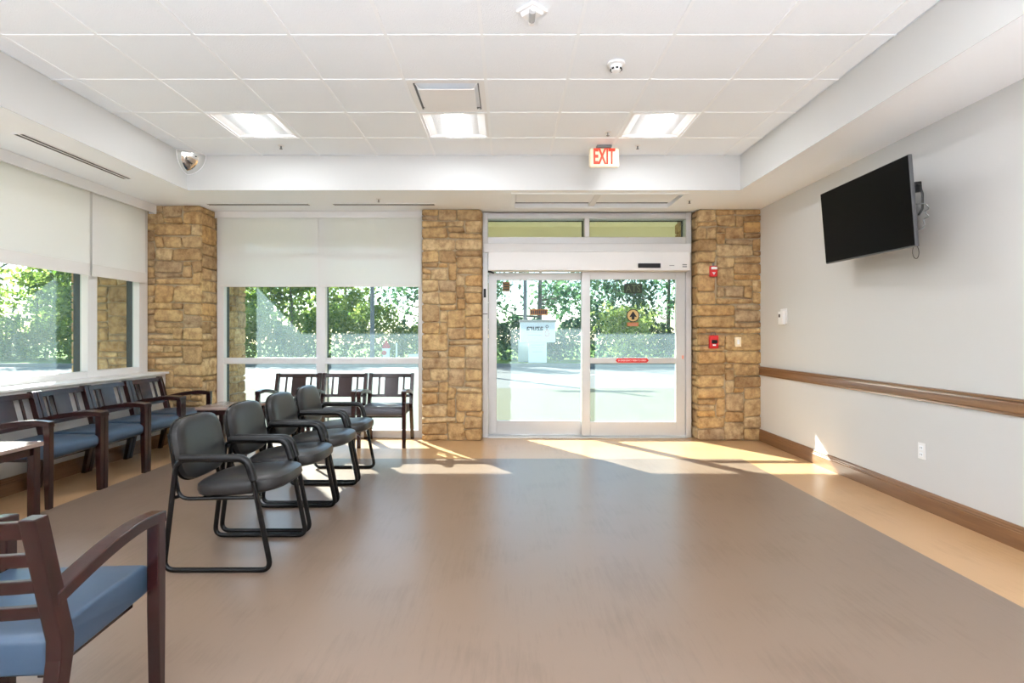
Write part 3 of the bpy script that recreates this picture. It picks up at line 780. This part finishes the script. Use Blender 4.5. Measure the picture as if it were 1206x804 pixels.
MB().box(-0.25, 0.25, 0.10, 0.125, -0.05, 0.05).build('mount_bar', 'black', tv, bevel=0.003)
MB().tube([(0.0, 0.11, 0.0), (0.16, 0.19, 0.0), (0.06, 0.275, 0.02)], 0.02, 8).build('mount_arm', 'black', tv)
MB().box(-0.12, 0.2, 0.262, 0.285, -0.12, 0.14).build('wall_plate', 'black', tv, bevel=0.003)
MB().box(0.52, 0.56, 0.05, 0.10, 0.06, 0.13).build('mount_clip', 'black', tv, bevel=0.004)
MB().tube([(0.50, 0.05, 0.13), (0.575, 0.075, 0.10), (0.58, 0.085, 0.04), (0.575, 0.08, -0.06), (0.56, 0.06, -0.10)], 0.007, 6).build('cable', 'black', tv, smooth=True)
MB().tube(fillet([(0.54, 0.05, -0.02), (0.60, 0.09, -0.03), (0.615, 0.10, -0.07), (0.57, 0.09, -0.08), (0.61, 0.10, -0.12), (0.57, 0.08, -0.13), (0.59, 0.08, -0.18), (0.56, 0.06, -0.2)], 0.03, 4), 0.004, 6).build('cable', 'greyp', tv, smooth=True)
MB().tube([(0.52 + 0.033 * math.cos(a), 0.05, -0.345 + 0.045 * math.sin(a)) for a in [2 * PI * k / 20 for k in range(20)]], 0.002, 5, closed=True).build('cable_loop', 'black', tv, smooth=True)
def rw(px, py):
    Y = FPX * XR / (px - CX); return Y, EYE + (CY - py) * Y / FPX
Y, z = rw(1086.5, 531)
t = thing('wall_outlet', 'white wall outlet below the chair rail', 'outlet', (XR, Y, z))
MB().box(-0.008, -0.0005, -0.037, 0.037, -0.06, 0.06).build('cover_plate', 'fixture', t, bevel=0.003)
for s in (-1, 1):
    sk = MB().box(-0.011, -0.008, -0.018, 0.018, s * 0.025 - 0.016, s * 0.025 + 0.016).build('socket', 'white', t, bevel=0.003)
    for q in (-1, 1): MB().box(-0.0117, -0.011, q * 0.007 - 0.0015, q * 0.007 + 0.0015, s * 0.025 - 0.006, s * 0.025 + 0.006).build('socket_slot', 'black', sk)
Y, z = rw(923.5, 373)
t = thing('thermostat', 'small white thermostat on the wall beside the right pillar', 'thermostat', (XR, Y, z))
MB().box(-0.012, -0.0005, -0.075, 0.06, -0.075, 0.09).build('back_plate', 'fixture', t, bevel=0.003)
MB().box(-0.045, -0.012, -0.06, 0.05, -0.085, 0.06).build('thermostat_body', 'fixture', t, bevel=0.006)
MB().box(-0.0465, -0.045, 0.0, 0.035, -0.005, 0.03).build('display', 'black', t, bevel=0.001)
Y, z = rw(1208, 380)
# devices on the right pier
def onpier(px, py): Yp = YB - 0.012; return (px - CX) * Yp / FPX, EYE + (CY - py) * Yp / FPX
x, z = onpier(840, 319.5)
t = thing('alarm_strobe', 'red and white fire alarm strobe high on the right stone pillar', 'fire alarm', (x, YB - 0.005, z))
MB().box(-0.045, 0.045, -0.03, 0.01, -0.065, 0.065).build('strobe_body', 'red', t, bevel=0.008)
MB().box(-0.036, 0.036, -0.048, -0.03, 0.02, 0.052).build('strobe_lens', 'white', t, bevel=0.006)
MB().prism([(-0.022, -0.012), (0.022, -0.012), (0.0, -0.045)], 'y', -0.033, -0.030).build('strobe_mark', 'white', t)
MB().box(-0.012, 0.012, -0.012, 0.004, 0.066, 0.10).build('conduit', 'greyp', t, bevel=0.003)
x, z = onpier(840, 402.5)
t = thing('fire_pull_station', 'red fire pull station low on the right stone pillar', 'fire alarm', (x, YB - 0.005, z))
MB().box(-0.052, 0.052, -0.045, 0.01, -0.08, 0.08).build('station_body', 'red', t, bevel=0.008)
MB().box(-0.034, 0.034, -0.058, -0.045, -0.018, 0.024).build('pull_handle', 'black', t, bevel=0.004)
MB().box(-0.02, 0.02, -0.048, -0.045, -0.048, -0.028).build('station_label', 'white', t, bevel=0.001)
MB().tube([(-0.03, -0.01, 0.082), (-0.02, -0.012, 0.11), (0.02, -0.012, 0.11), (0.03, -0.01, 0.082)], 0.006, 6).build('conduit', 'greyp', t, smooth=True)
x, z = onpier(869, 402.5)
t = thing('light_switch', 'white light switch plate on the right stone pillar', 'switch', (x, YB - 0.012, z))
MB().box(-0.037, 0.037, -0.012, 0.015, -0.058, 0.058).build('switch_plate', 'cream', t, bevel=0.003)
MB().box(-0.014, 0.014, -0.018, -0.012, -0.03, 0.03).build('switch_rocker', 'white', t, bevel=0.002)

# ------------------------------------------------------------------ chairs and tables
def wood_chair(label, style, group):
    t = thing('wooden_armchair', label, 'chair', group=group)
    hw = 0.278
    for s in (-1, 1):
        y0, y1 = sorted((s * hw, s * (hw - 0.042)))
        MB().prism([(0.262, 0), (0.296, 0), (0.300, 0.30), (0.300, 0.64), (0.252, 0.64), (0.252, 0.30)], 'y', y0, y1).build('front_leg', 'cherry', t, bevel=0.004)
        pf = [(-0.262, 0.0), (-0.172, 0.40), (-0.170, 0.45), (-0.268, 0.815), (-0.318, 0.815), (-0.224, 0.45), (-0.225, 0.40), (-0.30, 0.0)]
        MB().prism(pf, 'y', y0, y1).build('back_post', 'cherry', t, bevel=0.004)
        top = []; bot = []
        for k in range(13):
            u = k / 12; x = -0.235 + u * 0.535
            zt = 0.592 + 0.066 * math.sin(min(1, u * 1.25) * PI / 2) - 0.012 * max(0, (u - 0.7) / 0.3) ** 2
            top.append((x, zt)); bot.append((x, zt - 0.040))
        ya, yb = sorted((s * (hw + 0.004), s * (hw - 0.050)))
        MB().strip(top, bot, ya, yb).build('armrest', 'cherry', t, bevel=0.005)
        MB().box(-0.19, 0.21, min(s * 0.19, s * 0.215), max(s * 0.19, s * 0.215), 0.335, 0.362).build('seat_rail', 'cherry', t, bevel=0.003)
    mb = MB(); pr = [(-0.215, 0.352), (0.262, 0.358), (0.286, 0.385), (0.290, 0.43), (0.278, 0.452), (0.25, 0.466), (0.0, 0.470), (-0.19, 0.462), (-0.215, 0.45)]
    mb.prism(pr, 'y', -0.2345, 0.2345); mb.build('seat', 'blue', t, bevel=0.012, smooth=True, seg=3)
    MB().box(0.19, 0.21, -0.215, 0.215, 0.335, 0.358).build('seat_rail', 'cherry', t, bevel=0.003)
    px = lambda z: -0.197 - (z - 0.45) / 0.365 * 0.096
    def slab(name, y0, y1, z0, z1, th, bow=0.022, n=8):
        mb = MB(); vs = []; fs = []
        for k in range(n + 1):
            yy = y0 + (y1 - y0) * k / n; b = -bow * (1 - (yy / hw) ** 2)
            for (z, sx) in ((z0, 1), (z1, 1), (z1, -1), (z0, -1)): vs.append((px(z) + b + sx * th / 2, yy, z))
        for k in range(n):
            a = 4 * k
            for q in range(4): fs.append((a + q, a + (q + 1) % 4, a + 4 + (q + 1) % 4, a + 4 + q))
        fs += [(3, 2, 1, 0), (4 * n, 4 * n + 1, 4 * n + 2, 4 * n + 3)]
        mb.add(vs, fs); return mb.build(name, 'cherry_x', t, bevel=0.003)
    if style == 'panel':
        slab('top_rail', -0.238, 0.238, 0.762, 0.806, 0.026); slab('bottom_rail', -0.238, 0.238, 0.525, 0.558, 0.022)
        slab('back_panel', -0.085, 0.085, 0.555, 0.765, 0.014)
        for s in (-1, 1): slab('back_slat', s * 0.152 - 0.011, s * 0.152 + 0.011, 0.555, 0.765, 0.014, n=2)
    else:
        for z0, z1 in ((0.520, 0.558), (0.598, 0.636), (0.676, 0.714), (0.756, 0.806)): slab('back_slat', -0.238, 0.238, z0, z1, 0.02)
    return t
proto = wood_chair('', 'panel', '')
g1 = 'blue seated chairs along the side window'; g2 = 'chairs standing in front of the back window'
left_labels = ['wooden armchair with blue seat under the side window, nearest the small table',
               'wooden armchair with blue seat under the side window, second from the small table',
               'wooden armchair with blue seat under the side window, third from the small table',
               'wooden armchair with blue seat under the side window, nearest the corner stone pillar']
for k in range(4):
    loc = (-3.675, 4.355 + 0.563 * k, 0)
    if k == 0:
        proto.location = loc; proto['label'] = left_labels[0]; proto['group'] = g1
    else: dup(proto, loc, 0, left_labels[k], g1)
for k, lab in enumerate(['slatted wooden armchair in front of the back window, nearest the middle stone pillar',
                         'slatted wooden armchair in front of the back window, middle of three',
                         'slatted wooden armchair in front of the back window, nearest the corner table']):
    c = dup(proto, (-1.438 - 0.575 * k, 6.578, 0), -PI / 2, lab, g2)
    for ch in c.children:
        if ch.name.startswith('seat') and not ch.name.startswith('seat_rail'):
            if k == 0: grey_seat = ch.data.copy(); grey_seat.materials[0] = M['greyvinyl']
            ch.data = grey_seat
fc = wood_chair('ladder-back wooden armchair with blue seat in the left foreground', 'ladder', 'lone chair in the foreground')
del fc['group']
fc.location = (-1.512, 1.715, 0); fc.rotation_euler = (0, 0, PI / 2 + math.radians(4.0))

def sled_chair(label, group):
    t = thing('sled_base_armchair', label, 'chair', group=group)
    hw = 0.262
    for s in (-1, 1):
        y = s * hw
        loop = fillet([(-0.292, y, 0.0142), (0.292, y, 0.0142), (0.172, y, 0.612), (-0.222, y, 0.612)], 0.06, 6, closed=True)
        MB().tube(loop, 0.0142, 10, closed=True).build('sled_frame', 'tube', t, smooth=True)
        pad = fillet([(-0.20, y, 0.621), (0.160, y, 0.621), (0.196, y, 0.50)], 0.06, 6)
        MB().tube(pad, 0.0215, 10).build('arm_pad', 'black', t, smooth=True)
        sup = fillet([(-0.305, s * 0.19, 0.74), (-0.235, s * 0.215, 0.385), (0.215, s * 0.215, 0.395)], 0.06, 6)
        MB().tube(sup, 0.011, 8).build('seat_tube', 'tube', t, smooth=True)
        MB().tube([(0.21, s * 0.21, 0.395), (0.214, y, 0.40)], 0.010, 8).build('seat_bracket', 'tube', t, smooth=True)
        MB().tube([(-0.238, s * 0.21, 0.40), (-0.248, y, 0.40)], 0.010, 8).build('seat_bracket', 'tube', t, smooth=True)
    for x in (-0.1, 0.16): MB().tube([(x, -0.21, 0.393), (x, 0.21, 0.393)], 0.009, 8).build('cross_tube', 'tube', t, smooth=True)
    rot = Matrix.Rotation(math.radians(-5), 3, 'Y')
    MB().superq((0.068, 0, 0.448), 0.258, 0.243, 0.057, 0.6, 0.6, 36, 12, rot).build('seat_cushion', 'vinyl', t, smooth=True)
    rot = Matrix.Rotation(math.radians(-11), 3, 'Y') @ Matrix(((0, 0, 1), (0, 1, 0), (-1, 0, 0)))
    bc = MB().superq((-0.245, 0, 0.645), 0.178, 0.238, 0.042, 0.5, 0.55, 36, 12, rot).build('back_cushion', 'vinyl', t, smooth=True)
    rim = [Vector((-0.245, 0, 0.645)) + rot @ Vector((0.176 * math.copysign(abs(math.cos(a)) ** 0.55, math.cos(a)), 0.236 * math.copysign(abs(math.sin(a)) ** 0.55, math.sin(a)), -0.014)) for a in [2 * PI * (k + 0.5) / 40 for k in range(40)]]
    MB().tube(rim, 0.008, 6, closed=True).build('piping', 'tube', bc, smooth=True)
    return t
gs = 'row of black sled-base chairs'
sp = None
for k, lab in enumerate(['black vinyl armchair with sled base, nearest the camera in its row', 'black vinyl armchair with sled base, second nearest in its row',
                         'black vinyl armchair with sled base, third in its row', 'black vinyl armchair with sled base, farthest in its row by the windows']):
    loc = (-1.575, 3.265 + 0.605 * k, 0)
    if sp is None: sp = sled_chair(lab, gs); sp.location = loc
    else: dup(sp, loc, 0, lab, gs)

def side_table(label, x0, x1, y0, y1, zt):
    t = thing('side_table', label, 'table', ((x0 + x1) / 2, (y0 + y1) / 2, 0))
    w, d = (x1 - x0) / 2, (y1 - y0) / 2
    MB().box(-w, w, -d, d, zt - 0.03, zt).build('table_top', ['table'], t, bevel=0.006)
    ap = MB()
    ap.box(-w + 0.03, w - 0.03, -d + 0.03, -d + 0.05, zt - 0.085, zt - 0.03); ap.box(-w + 0.03, w - 0.03, d - 0.05, d - 0.03, zt - 0.085, zt - 0.03)
    ap.box(-w + 0.03, -w + 0.05, -d + 0.05, d - 0.05, zt - 0.085, zt - 0.03); ap.box(w - 0.05, w - 0.03, -d + 0.05, d - 0.05, zt - 0.085, zt - 0.03)
    ap.build('apron', 'cherry_x', t)
    for sx in (-1, 1):
        for sy in (-1, 1):
            cx_, cy_ = sx * (w - 0.04), sy * (d - 0.04)
            MB().box(cx_ - 0.026, cx_ + 0.026, cy_ - 0.026, cy_ + 0.026, 0, zt - 0.03).build('leg', 'cherry', t, bevel=0.004)
side_table('low wooden corner table between the two rows of armchairs', -3.225, -2.70, 5.70, 6.22, 0.54)
side_table('low wooden table at the left edge beside the blue seated chairs', -3.84, -3.24, 3.30, 3.87, 0.545)

# ------------------------------------------------------------------ outside
gr = MB().box(-60, 40, 7.12, 13.6, -0.12, -0.02).box(-60, -5.2, -20, 7.12, -0.12, -0.02).box(3.23, 40, -20, 7.12, -0.12, -0.02).build('ground_apron', 'concrete')
tag(gr, 'pale concrete apron outside the entrance', 'paving', kind='structure')
gr = MB().box(-60, 40, 13.6, 22.6, -0.12, -0.025).build('ground_car_park', 'asphalt')
tag(gr, 'light grey asphalt car park beyond the glazing', 'car park', kind='structure')
for k in range(9):
    x = -26 + 5.2 * k
    MB().add([(x, 14.2, -0.024), (x + 0.12, 14.2, -0.024), (x + 3.12, 18.6, -0.024), (x + 3.0, 18.6, -0.024)], [(0, 1, 2, 3)]).build('parking_line', 'line', gr)
kb = MB().box(-60, 40, 22.6, 22.8, -0.12, 0.11).build('kerb', 'kerb'); tag(kb, 'concrete kerb along the far side of the car park', 'kerb', kind='structure')
gs_ = MB().box(-60, 40, 22.8, 70, -0.12, 0.08).build('lawn', 'grass'); tag(gs_, 'grass verge under the trees beyond the kerb', 'grass', kind='structure')
# porch canopy over the entrance, eave over the side window
pc = MB().box(-3.94, 6.0, WY + 0.23, 8.97, 3.0, 3.5).box(-3.94, 6.0, 8.80, 8.97, 2.70, 3.0).box(-3.94, -3.78, WY + 0.3, 8.80, 2.70, 3.0).build('porch_canopy', 'stucco')
tag(pc, 'pale porch canopy outside above the entrance', 'canopy', kind='structure')
ev = MB().box(-6.5, -4.45, YN, 6.5, 2.70, 3.2).build('side_eave', 'stucco')
tag(ev, 'roof eave outside above the side window', 'eave', kind='structure')

# sign
sx, Ys = (633 - CX) * 24.0 / FPX, 24.0
t = thing('monument_sign', 'white roadside sign with reversed lettering seen through the left door pane', 'sign', (sx, Ys, 0.08))
pz = lambda py: EYE + (CY - py) * Ys / FPX - 0.08
MB().box(-0.39, 0.39, -0.16, 0.16, 0, pz(403)).build('sign_pedestal', 'signwhite', t, bevel=0.01)
MB().box(-0.76, 0.76, -0.2, 0.2, pz(403), pz(379.5)).build('sign_cabinet', 'signwhite', t, bevel=0.015)
MB().box(-0.80, 0.80, -0.22, 0.22, pz(379.5), pz(376.5)).build('sign_cap', 'signbeige', t, bevel=0.01)
lettering('sign_lettering', 'azura', 'ink', t, ((629.5 - 633) * Ys / FPX, -0.201, pz(387)), 19.5 * Ys / FPX, 4.8 * Ys / FPX, mirror=True, depth=0.01, bold=0.015)
lx = (643.8 - 633) * Ys / FPX; lz = pz(388)
MB().tube([(lx + 0.05 * math.cos(a), -0.205, pz(384.6) + 0.055 * math.sin(a)) for a in [2 * PI * k / 16 for k in range(16)]], 0.013, 6, closed=True).build('sign_logo', 'ink', t)
drop = []
for k in range(24):
    a = 2 * PI * k / 24; rr = 1.0
    xx, zz = 0.115 * math.sin(a) * (0.62 - 0.38 * math.cos(a)), 0.15 * math.cos(a)
    drop.append((lx + xx, -0.205, pz(392.2) + zz + 0.02))
MB().tube(drop, 0.014, 6, closed=True).build('sign_logo', 'coral', t)
for k, (wd, py) in enumerate([(0.36, 391), (0.3, 394.5)]):
    MB().box(-0.13 - wd, -0.13 + wd, -0.202, -0.2, pz(py) - 0.008, pz(py) + 0.008).build('sign_line', 'signbeige', t)
for k, py in enumerate((406, 409, 414)): MB().box(-0.3 + 0.05 * k, 0.3 - 0.05 * k, -0.162, -0.16, pz(py) - 0.01, pz(py) + 0.01).build('sign_line', 'signbeige', t)
t = thing('utility_box', 'grey green utility cabinet beside the roadside sign', 'utility box', ((617 - CX) * 25 / FPX, 25.0, 0.08))
MB().box(-0.26, 0.26, -0.3, 0.3, 0, 0.92).build('box_body', 'utility', t, bevel=0.01)
MB().box(-0.29, 0.29, -0.33, 0.33, 0.92, 0.99).build('box_lid', 'utility', t, bevel=0.01)
# hydrant and white marker
t = thing('fire_hydrant', 'small white and red hydrant on the verge beyond the back window', 'hydrant', ((455 - CX) * 25 / FPX, 25, 0.08))
MB().lathe([(0.22, 0), (0.22, 0.05), (0.16, 0.07), (0.16, 0.52), (0.2, 0.54), (0.2, 0.6)], 16).build('hydrant_barrel', 'signwhite', t, smooth=True)
MB().lathe([(0.19, 0.6), (0.17, 0.72), (0.10, 0.82), (0.05, 0.85), (0.05, 0.92)], 16).build('hydrant_bonnet', 'red', t, smooth=True)
MB().lathe([(0.10, -0.3), (0.10, -0.14)], 14, (-0.05, 0, 0.4), 'y').build('hydrant_cap', 'red', t, smooth=True)
t = thing('marker_post', 'thin white marker post beside the hydrant', 'post', ((467 - CX) * 25 / FPX, 25, 0.08))
MB().tube([(0, 0, 0), (0, 0, 0.75)], 0.04, 8).build('post_shaft', 'signwhite', t)
MB().lathe([(0.04, 0.75), (0.045, 0.76), (0.045, 0.80), (0.02, 0.83)], 8).build('post_cap', 'signwhite', t)
t = thing('meter_box', 'low white cabinet on the verge seen beside the middle pillar', 'utility box', ((490 - CX) * 25 / FPX, 25, 0.08))
MB().box(-0.3, 0.3, -0.25, 0.25, 0, 0.28).build('box_body', 'signwhite', t, bevel=0.01)
MB().box(-0.32, 0.32, -0.27, 0.27, 0.28, 0.33).build('box_lid', 'signwhite', t, bevel=0.01)
def upole(px, Y, r, label):
    t = thing('utility_pole', label, 'pole', ((px - CX) * Y / FPX, Y, 0.08))
    MB().tube([(0, 0, 0), (0, 0, 9.5)], r, 10, r1=r * 0.75).build('pole_shaft', 'pole', t, smooth=True)
    MB().box(-1.1, 1.1, -0.06, 0.06, 8.7, 8.85).build('cross_arm', 'pole', t)
upole(438.5, 25.4, 0.10, 'grey utility pole seen through the right half of the back window')
upole(618.5, 25.6, 0.10, 'grey utility pole rising behind the roadside sign')

# trees: trunk and branches, crown of single leaves
rngs = np.random.default_rng(5)
def leaf_mesh(name, pts, size, mat, flat=0.0):
    n = len(pts)
    nrm = rngs.normal(size=(n, 3)); nrm[:, 2] += flat; nrm /= np.linalg.norm(nrm, axis=1)[:, None]
    a = np.cross(nrm, rngs.normal(size=(n, 3))); a /= np.linalg.norm(a, axis=1)[:, None]
    b = np.cross(nrm, a); s = (size * rngs.uniform(0.6, 1.3, n))[:, None]
    q = np.stack([pts - a * s, pts + b * s * 0.5 + nrm * s * 0.1, pts + a * s, pts - b * s * 0.5 + nrm * s * 0.1], 1).reshape(-1, 3)
    me = bpy.data.meshes.new(name)
    me.vertices.add(4 * n); me.vertices.foreach_set('co', q.ravel())
    me.loops.add(4 * n); me.loops.foreach_set('vertex_index', np.arange(4 * n))
    me.polygons.add(n); me.polygons.foreach_set('loop_start', np.arange(0, 4 * n, 4)); me.polygons.foreach_set('loop_total', np.full(n, 4))
    me.update(); me.validate(); me.materials.append(M[mat])
    return me
def make_tree(name, label, H, R, nleaf, size, mat, seed, trunk=0.11, low=0.18, cat='tree'):
    rng = random.Random(seed)
    t = thing(name, label, cat)
    wood_ = MB(); tips = []
    lean = rng.uniform(-0.3, 0.3)
    base = [(lean * u * u, rng.uniform(-0.1, 0.1) * u, H * 0.85 * u) for u in (0, 0.2, 0.4, 0.6, 0.8, 1)]
    wood_.tube(base, trunk, 7, r1=0.02)
    for k in range(16):
        u = rng.uniform(low, 0.95); z = H * 0.85 * u; p0 = Vector((lean * u * u, 0, z))
        a = rng.uniform(0, 2 * PI); L = R * rng.uniform(0.6, 1.05) * math.sin(PI * min(1, 0.25 + u * 0.75)) ** 0.5
        p2 = p0 + Vector((math.cos(a) * L, math.sin(a) * L, L * rng.uniform(0.15, 0.7))); p1 = (p0 + p2) / 2 + Vector((0, 0, -0.12 * L))
        wood_.tube([p0, p1, p2], trunk * 0.42 * (1.2 - u), 5, r1=0.012)
        tips += [(p2, 0.42 * R), (p1, 0.30 * R)]
        for q in range(2):
            p3 = p1 + Vector((rng.uniform(-1, 1), rng.uniform(-1, 1), rng.uniform(0.1, 0.9))) * L * 0.55
            wood_.tube([p1, p3], trunk * 0.2, 4, r1=0.008); tips.append((p3, 0.33 * R))
    tips.append((Vector(base[-1]), 0.4 * R))
    wood_.build('trunk', 'bark', t, smooth=True)
    idx = rngs.integers(0, len(tips), nleaf)
    cen = np.array([tuple(x[0]) for x in tips]); rad = np.array([x[1] for x in tips])
    d = rngs.normal(size=(nleaf, 3)); d /= np.linalg.norm(d, axis=1)[:, None]; d[:, 2] *= 0.75
    pts = cen[idx] + d * (rad[idx] * rngs.uniform(0.25, 1, nleaf) ** 0.5)[:, None]
    pts[:, 2] = np.clip(pts[:, 2], 0.1, None)
    o = bpy.data.objects.new('crown', leaf_mesh('crown', pts, size, mat, 0.4)); C.objects.link(o); o.parent = t
    return t
tA = make_tree('leafy_tree', '', 7.0, 2.2, 2600, 0.17, 'leaf_a', 1)
tB = make_tree('leafy_tree', '', 8.2, 2.3, 1700, 0.16, 'leaf_b', 2, low=0.2)
tC = make_tree('leafy_tree', '', 5.6, 2.3, 2600, 0.16, 'leaf_a', 3)
tD = make_tree('leafy_tree', '', 8.5, 2.6, 1000, 0.16, 'leaf_b', 4, trunk=0.16, low=0.25)
first = {id(tA): True, id(tB): True, id(tC): True, id(tD): True}
def place(tr, x, y, sc_, rz, label, group):
    if first.get(id(tr)):
        first[id(tr)] = False; tr.location = (x, y, 0.05); tr.rotation_euler = (0, 0, rz); tr.scale = (sc_,) * 3; tr['label'] = label; tr['group'] = group
    else: dup(tr, (x, y, 0.05), rz, label, group, (sc_,) * 3)
rg = random.Random(21)
spots = [(-29.0, 'side'), (-26.0, 'side'), (-22.8, 'side'), (-19.6, 'side'), (-16.4, 'side'),
         (-13.6, 'back'), (-11.3, 'back'), (-9.0, 'back'), (-4.6, 'back'),
         (-1.2, 'door'), (1.6, 'door'), (4.2, 'door'), (6.4, 'door'), (8.8, 'door'), (11.4, 'door')]
kinds = {'side': (tA, tC), 'back': (tA, tC, tA, tB), 'door': (tB, tD, tB)}
words = {'side': ('leafy tree outside the side window', 'trees outside the side window'),
         'back': ('bright green tree standing beyond the back window', 'trees beyond the back window'),
         'door': ('deep green tree standing beyond the sliding door', 'trees beyond the sliding door')}
cnt = {}
for k, (x, w) in enumerate(spots):
    q = cnt.get(w, 0); cnt[w] = q + 1
    place(kinds[w][q % len(kinds[w])], x, 28.6 + 2.0 * (k % 2) + rg.uniform(-0.4, 0.4), rg.uniform(0.85, 1.08), rg.uniform(0, 6.28), words[w][0] + ', ' + ('first', 'second', 'third', 'fourth', 'fifth', 'sixth')[q] + ' from the left', words[w][1])
# undergrowth: an uncountable thicket along the verge
def thicket(x0, x1, n, mat, label, seed):
    u = rngs.uniform(x0, x1, n)
    prof = 2.15 + 0.55 * np.sin(u * 0.9 + seed) + 0.35 * np.sin(u * 2.3 + 1.7 * seed) + 0.2 * np.sin(u * 5.1)
    h = rngs.uniform(0, 1, n) ** 0.8 * prof
    d = 26.2 + rngs.uniform(0, 1, n) ** 1.5 * 1.6 + 0.5 * (h / prof) ** 2 + 0.35 * np.sin(u * 1.7 + h * 2.1)
    o = bpy.data.objects.new('undergrowth', leaf_mesh('undergrowth', np.stack([u, d, 0.1 + h], 1), 0.115, mat, 0.4)); C.objects.link(o)
    tag(o, label, 'bushes', kind='stuff')
thicket(-32, -15.0, 15000, 'leaf_a', 'mass of green undergrowth along the verge outside the side window', 1.0)
thicket(-15.0, -3.2, 11000, 'leaf_a', 'mass of bright green undergrowth beyond the back window', 2.0)
thicket(-3.2, 13.0, 14000, 'leaf_b', 'mass of deep green undergrowth beyond the sliding door', 3.2)
sm = make_tree('small_tree', 'pale yellow green multi-stemmed small tree seen through the right door pane', 2.5, 1.45, 1500, 0.12, 'leaf_c', 12, trunk=0.05, low=0.1)
sm.location = ((733 - CX) * 24.5 / FPX, 24.5, 0.05)
# overhanging tree near the side window
nt = make_tree('near_tree', 'tree with spreading branches close outside the side window', 6.5, 3.0, 5200, 0.12, 'leaf_a', 15, trunk=0.14, low=0.35)
nt.location = (-15.2, 13.8, 0)

# bowl-shaped fill lights added out of view to brighten the ceiling
M['fill_light'] = emit('fill_light_disc', srgb(243, 247, 255), 390.0)
for lx, lab in ((-1.5, 'added unseen fill light behind the camera, nearer the side window'), (1.5, 'added unseen fill light behind the camera, nearer the pale grey wall')):
    t = thing('added_fill_light', lab, 'fill light', (lx, -1.6, 0), group='added fill lights')
    MB().lathe([(0.18, 0), (0.18, 0.015), (0.03, 0.03)], 24).build('fill_light_base', 'alu', t, smooth=True)
    MB().tube([(0, 0, 0.02), (0, 0, 0.34)], 0.014, 10).build('fill_light_pole', 'alu', t, smooth=True)
    MB().lathe([(0.05, 0.33), (0.18, 0.37), (0.27, 0.45), (0.28, 0.50), (0.272, 0.50), (0.26, 0.44), (0.10, 0.385), (0.02, 0.38)], 28).build('fill_light_bowl', 'alu', t, smooth=True)
    MB().lathe([(0.23, 0.428), (0.23, 0.434)], 28).build('fill_light_diffuser', 'fill_light', t)
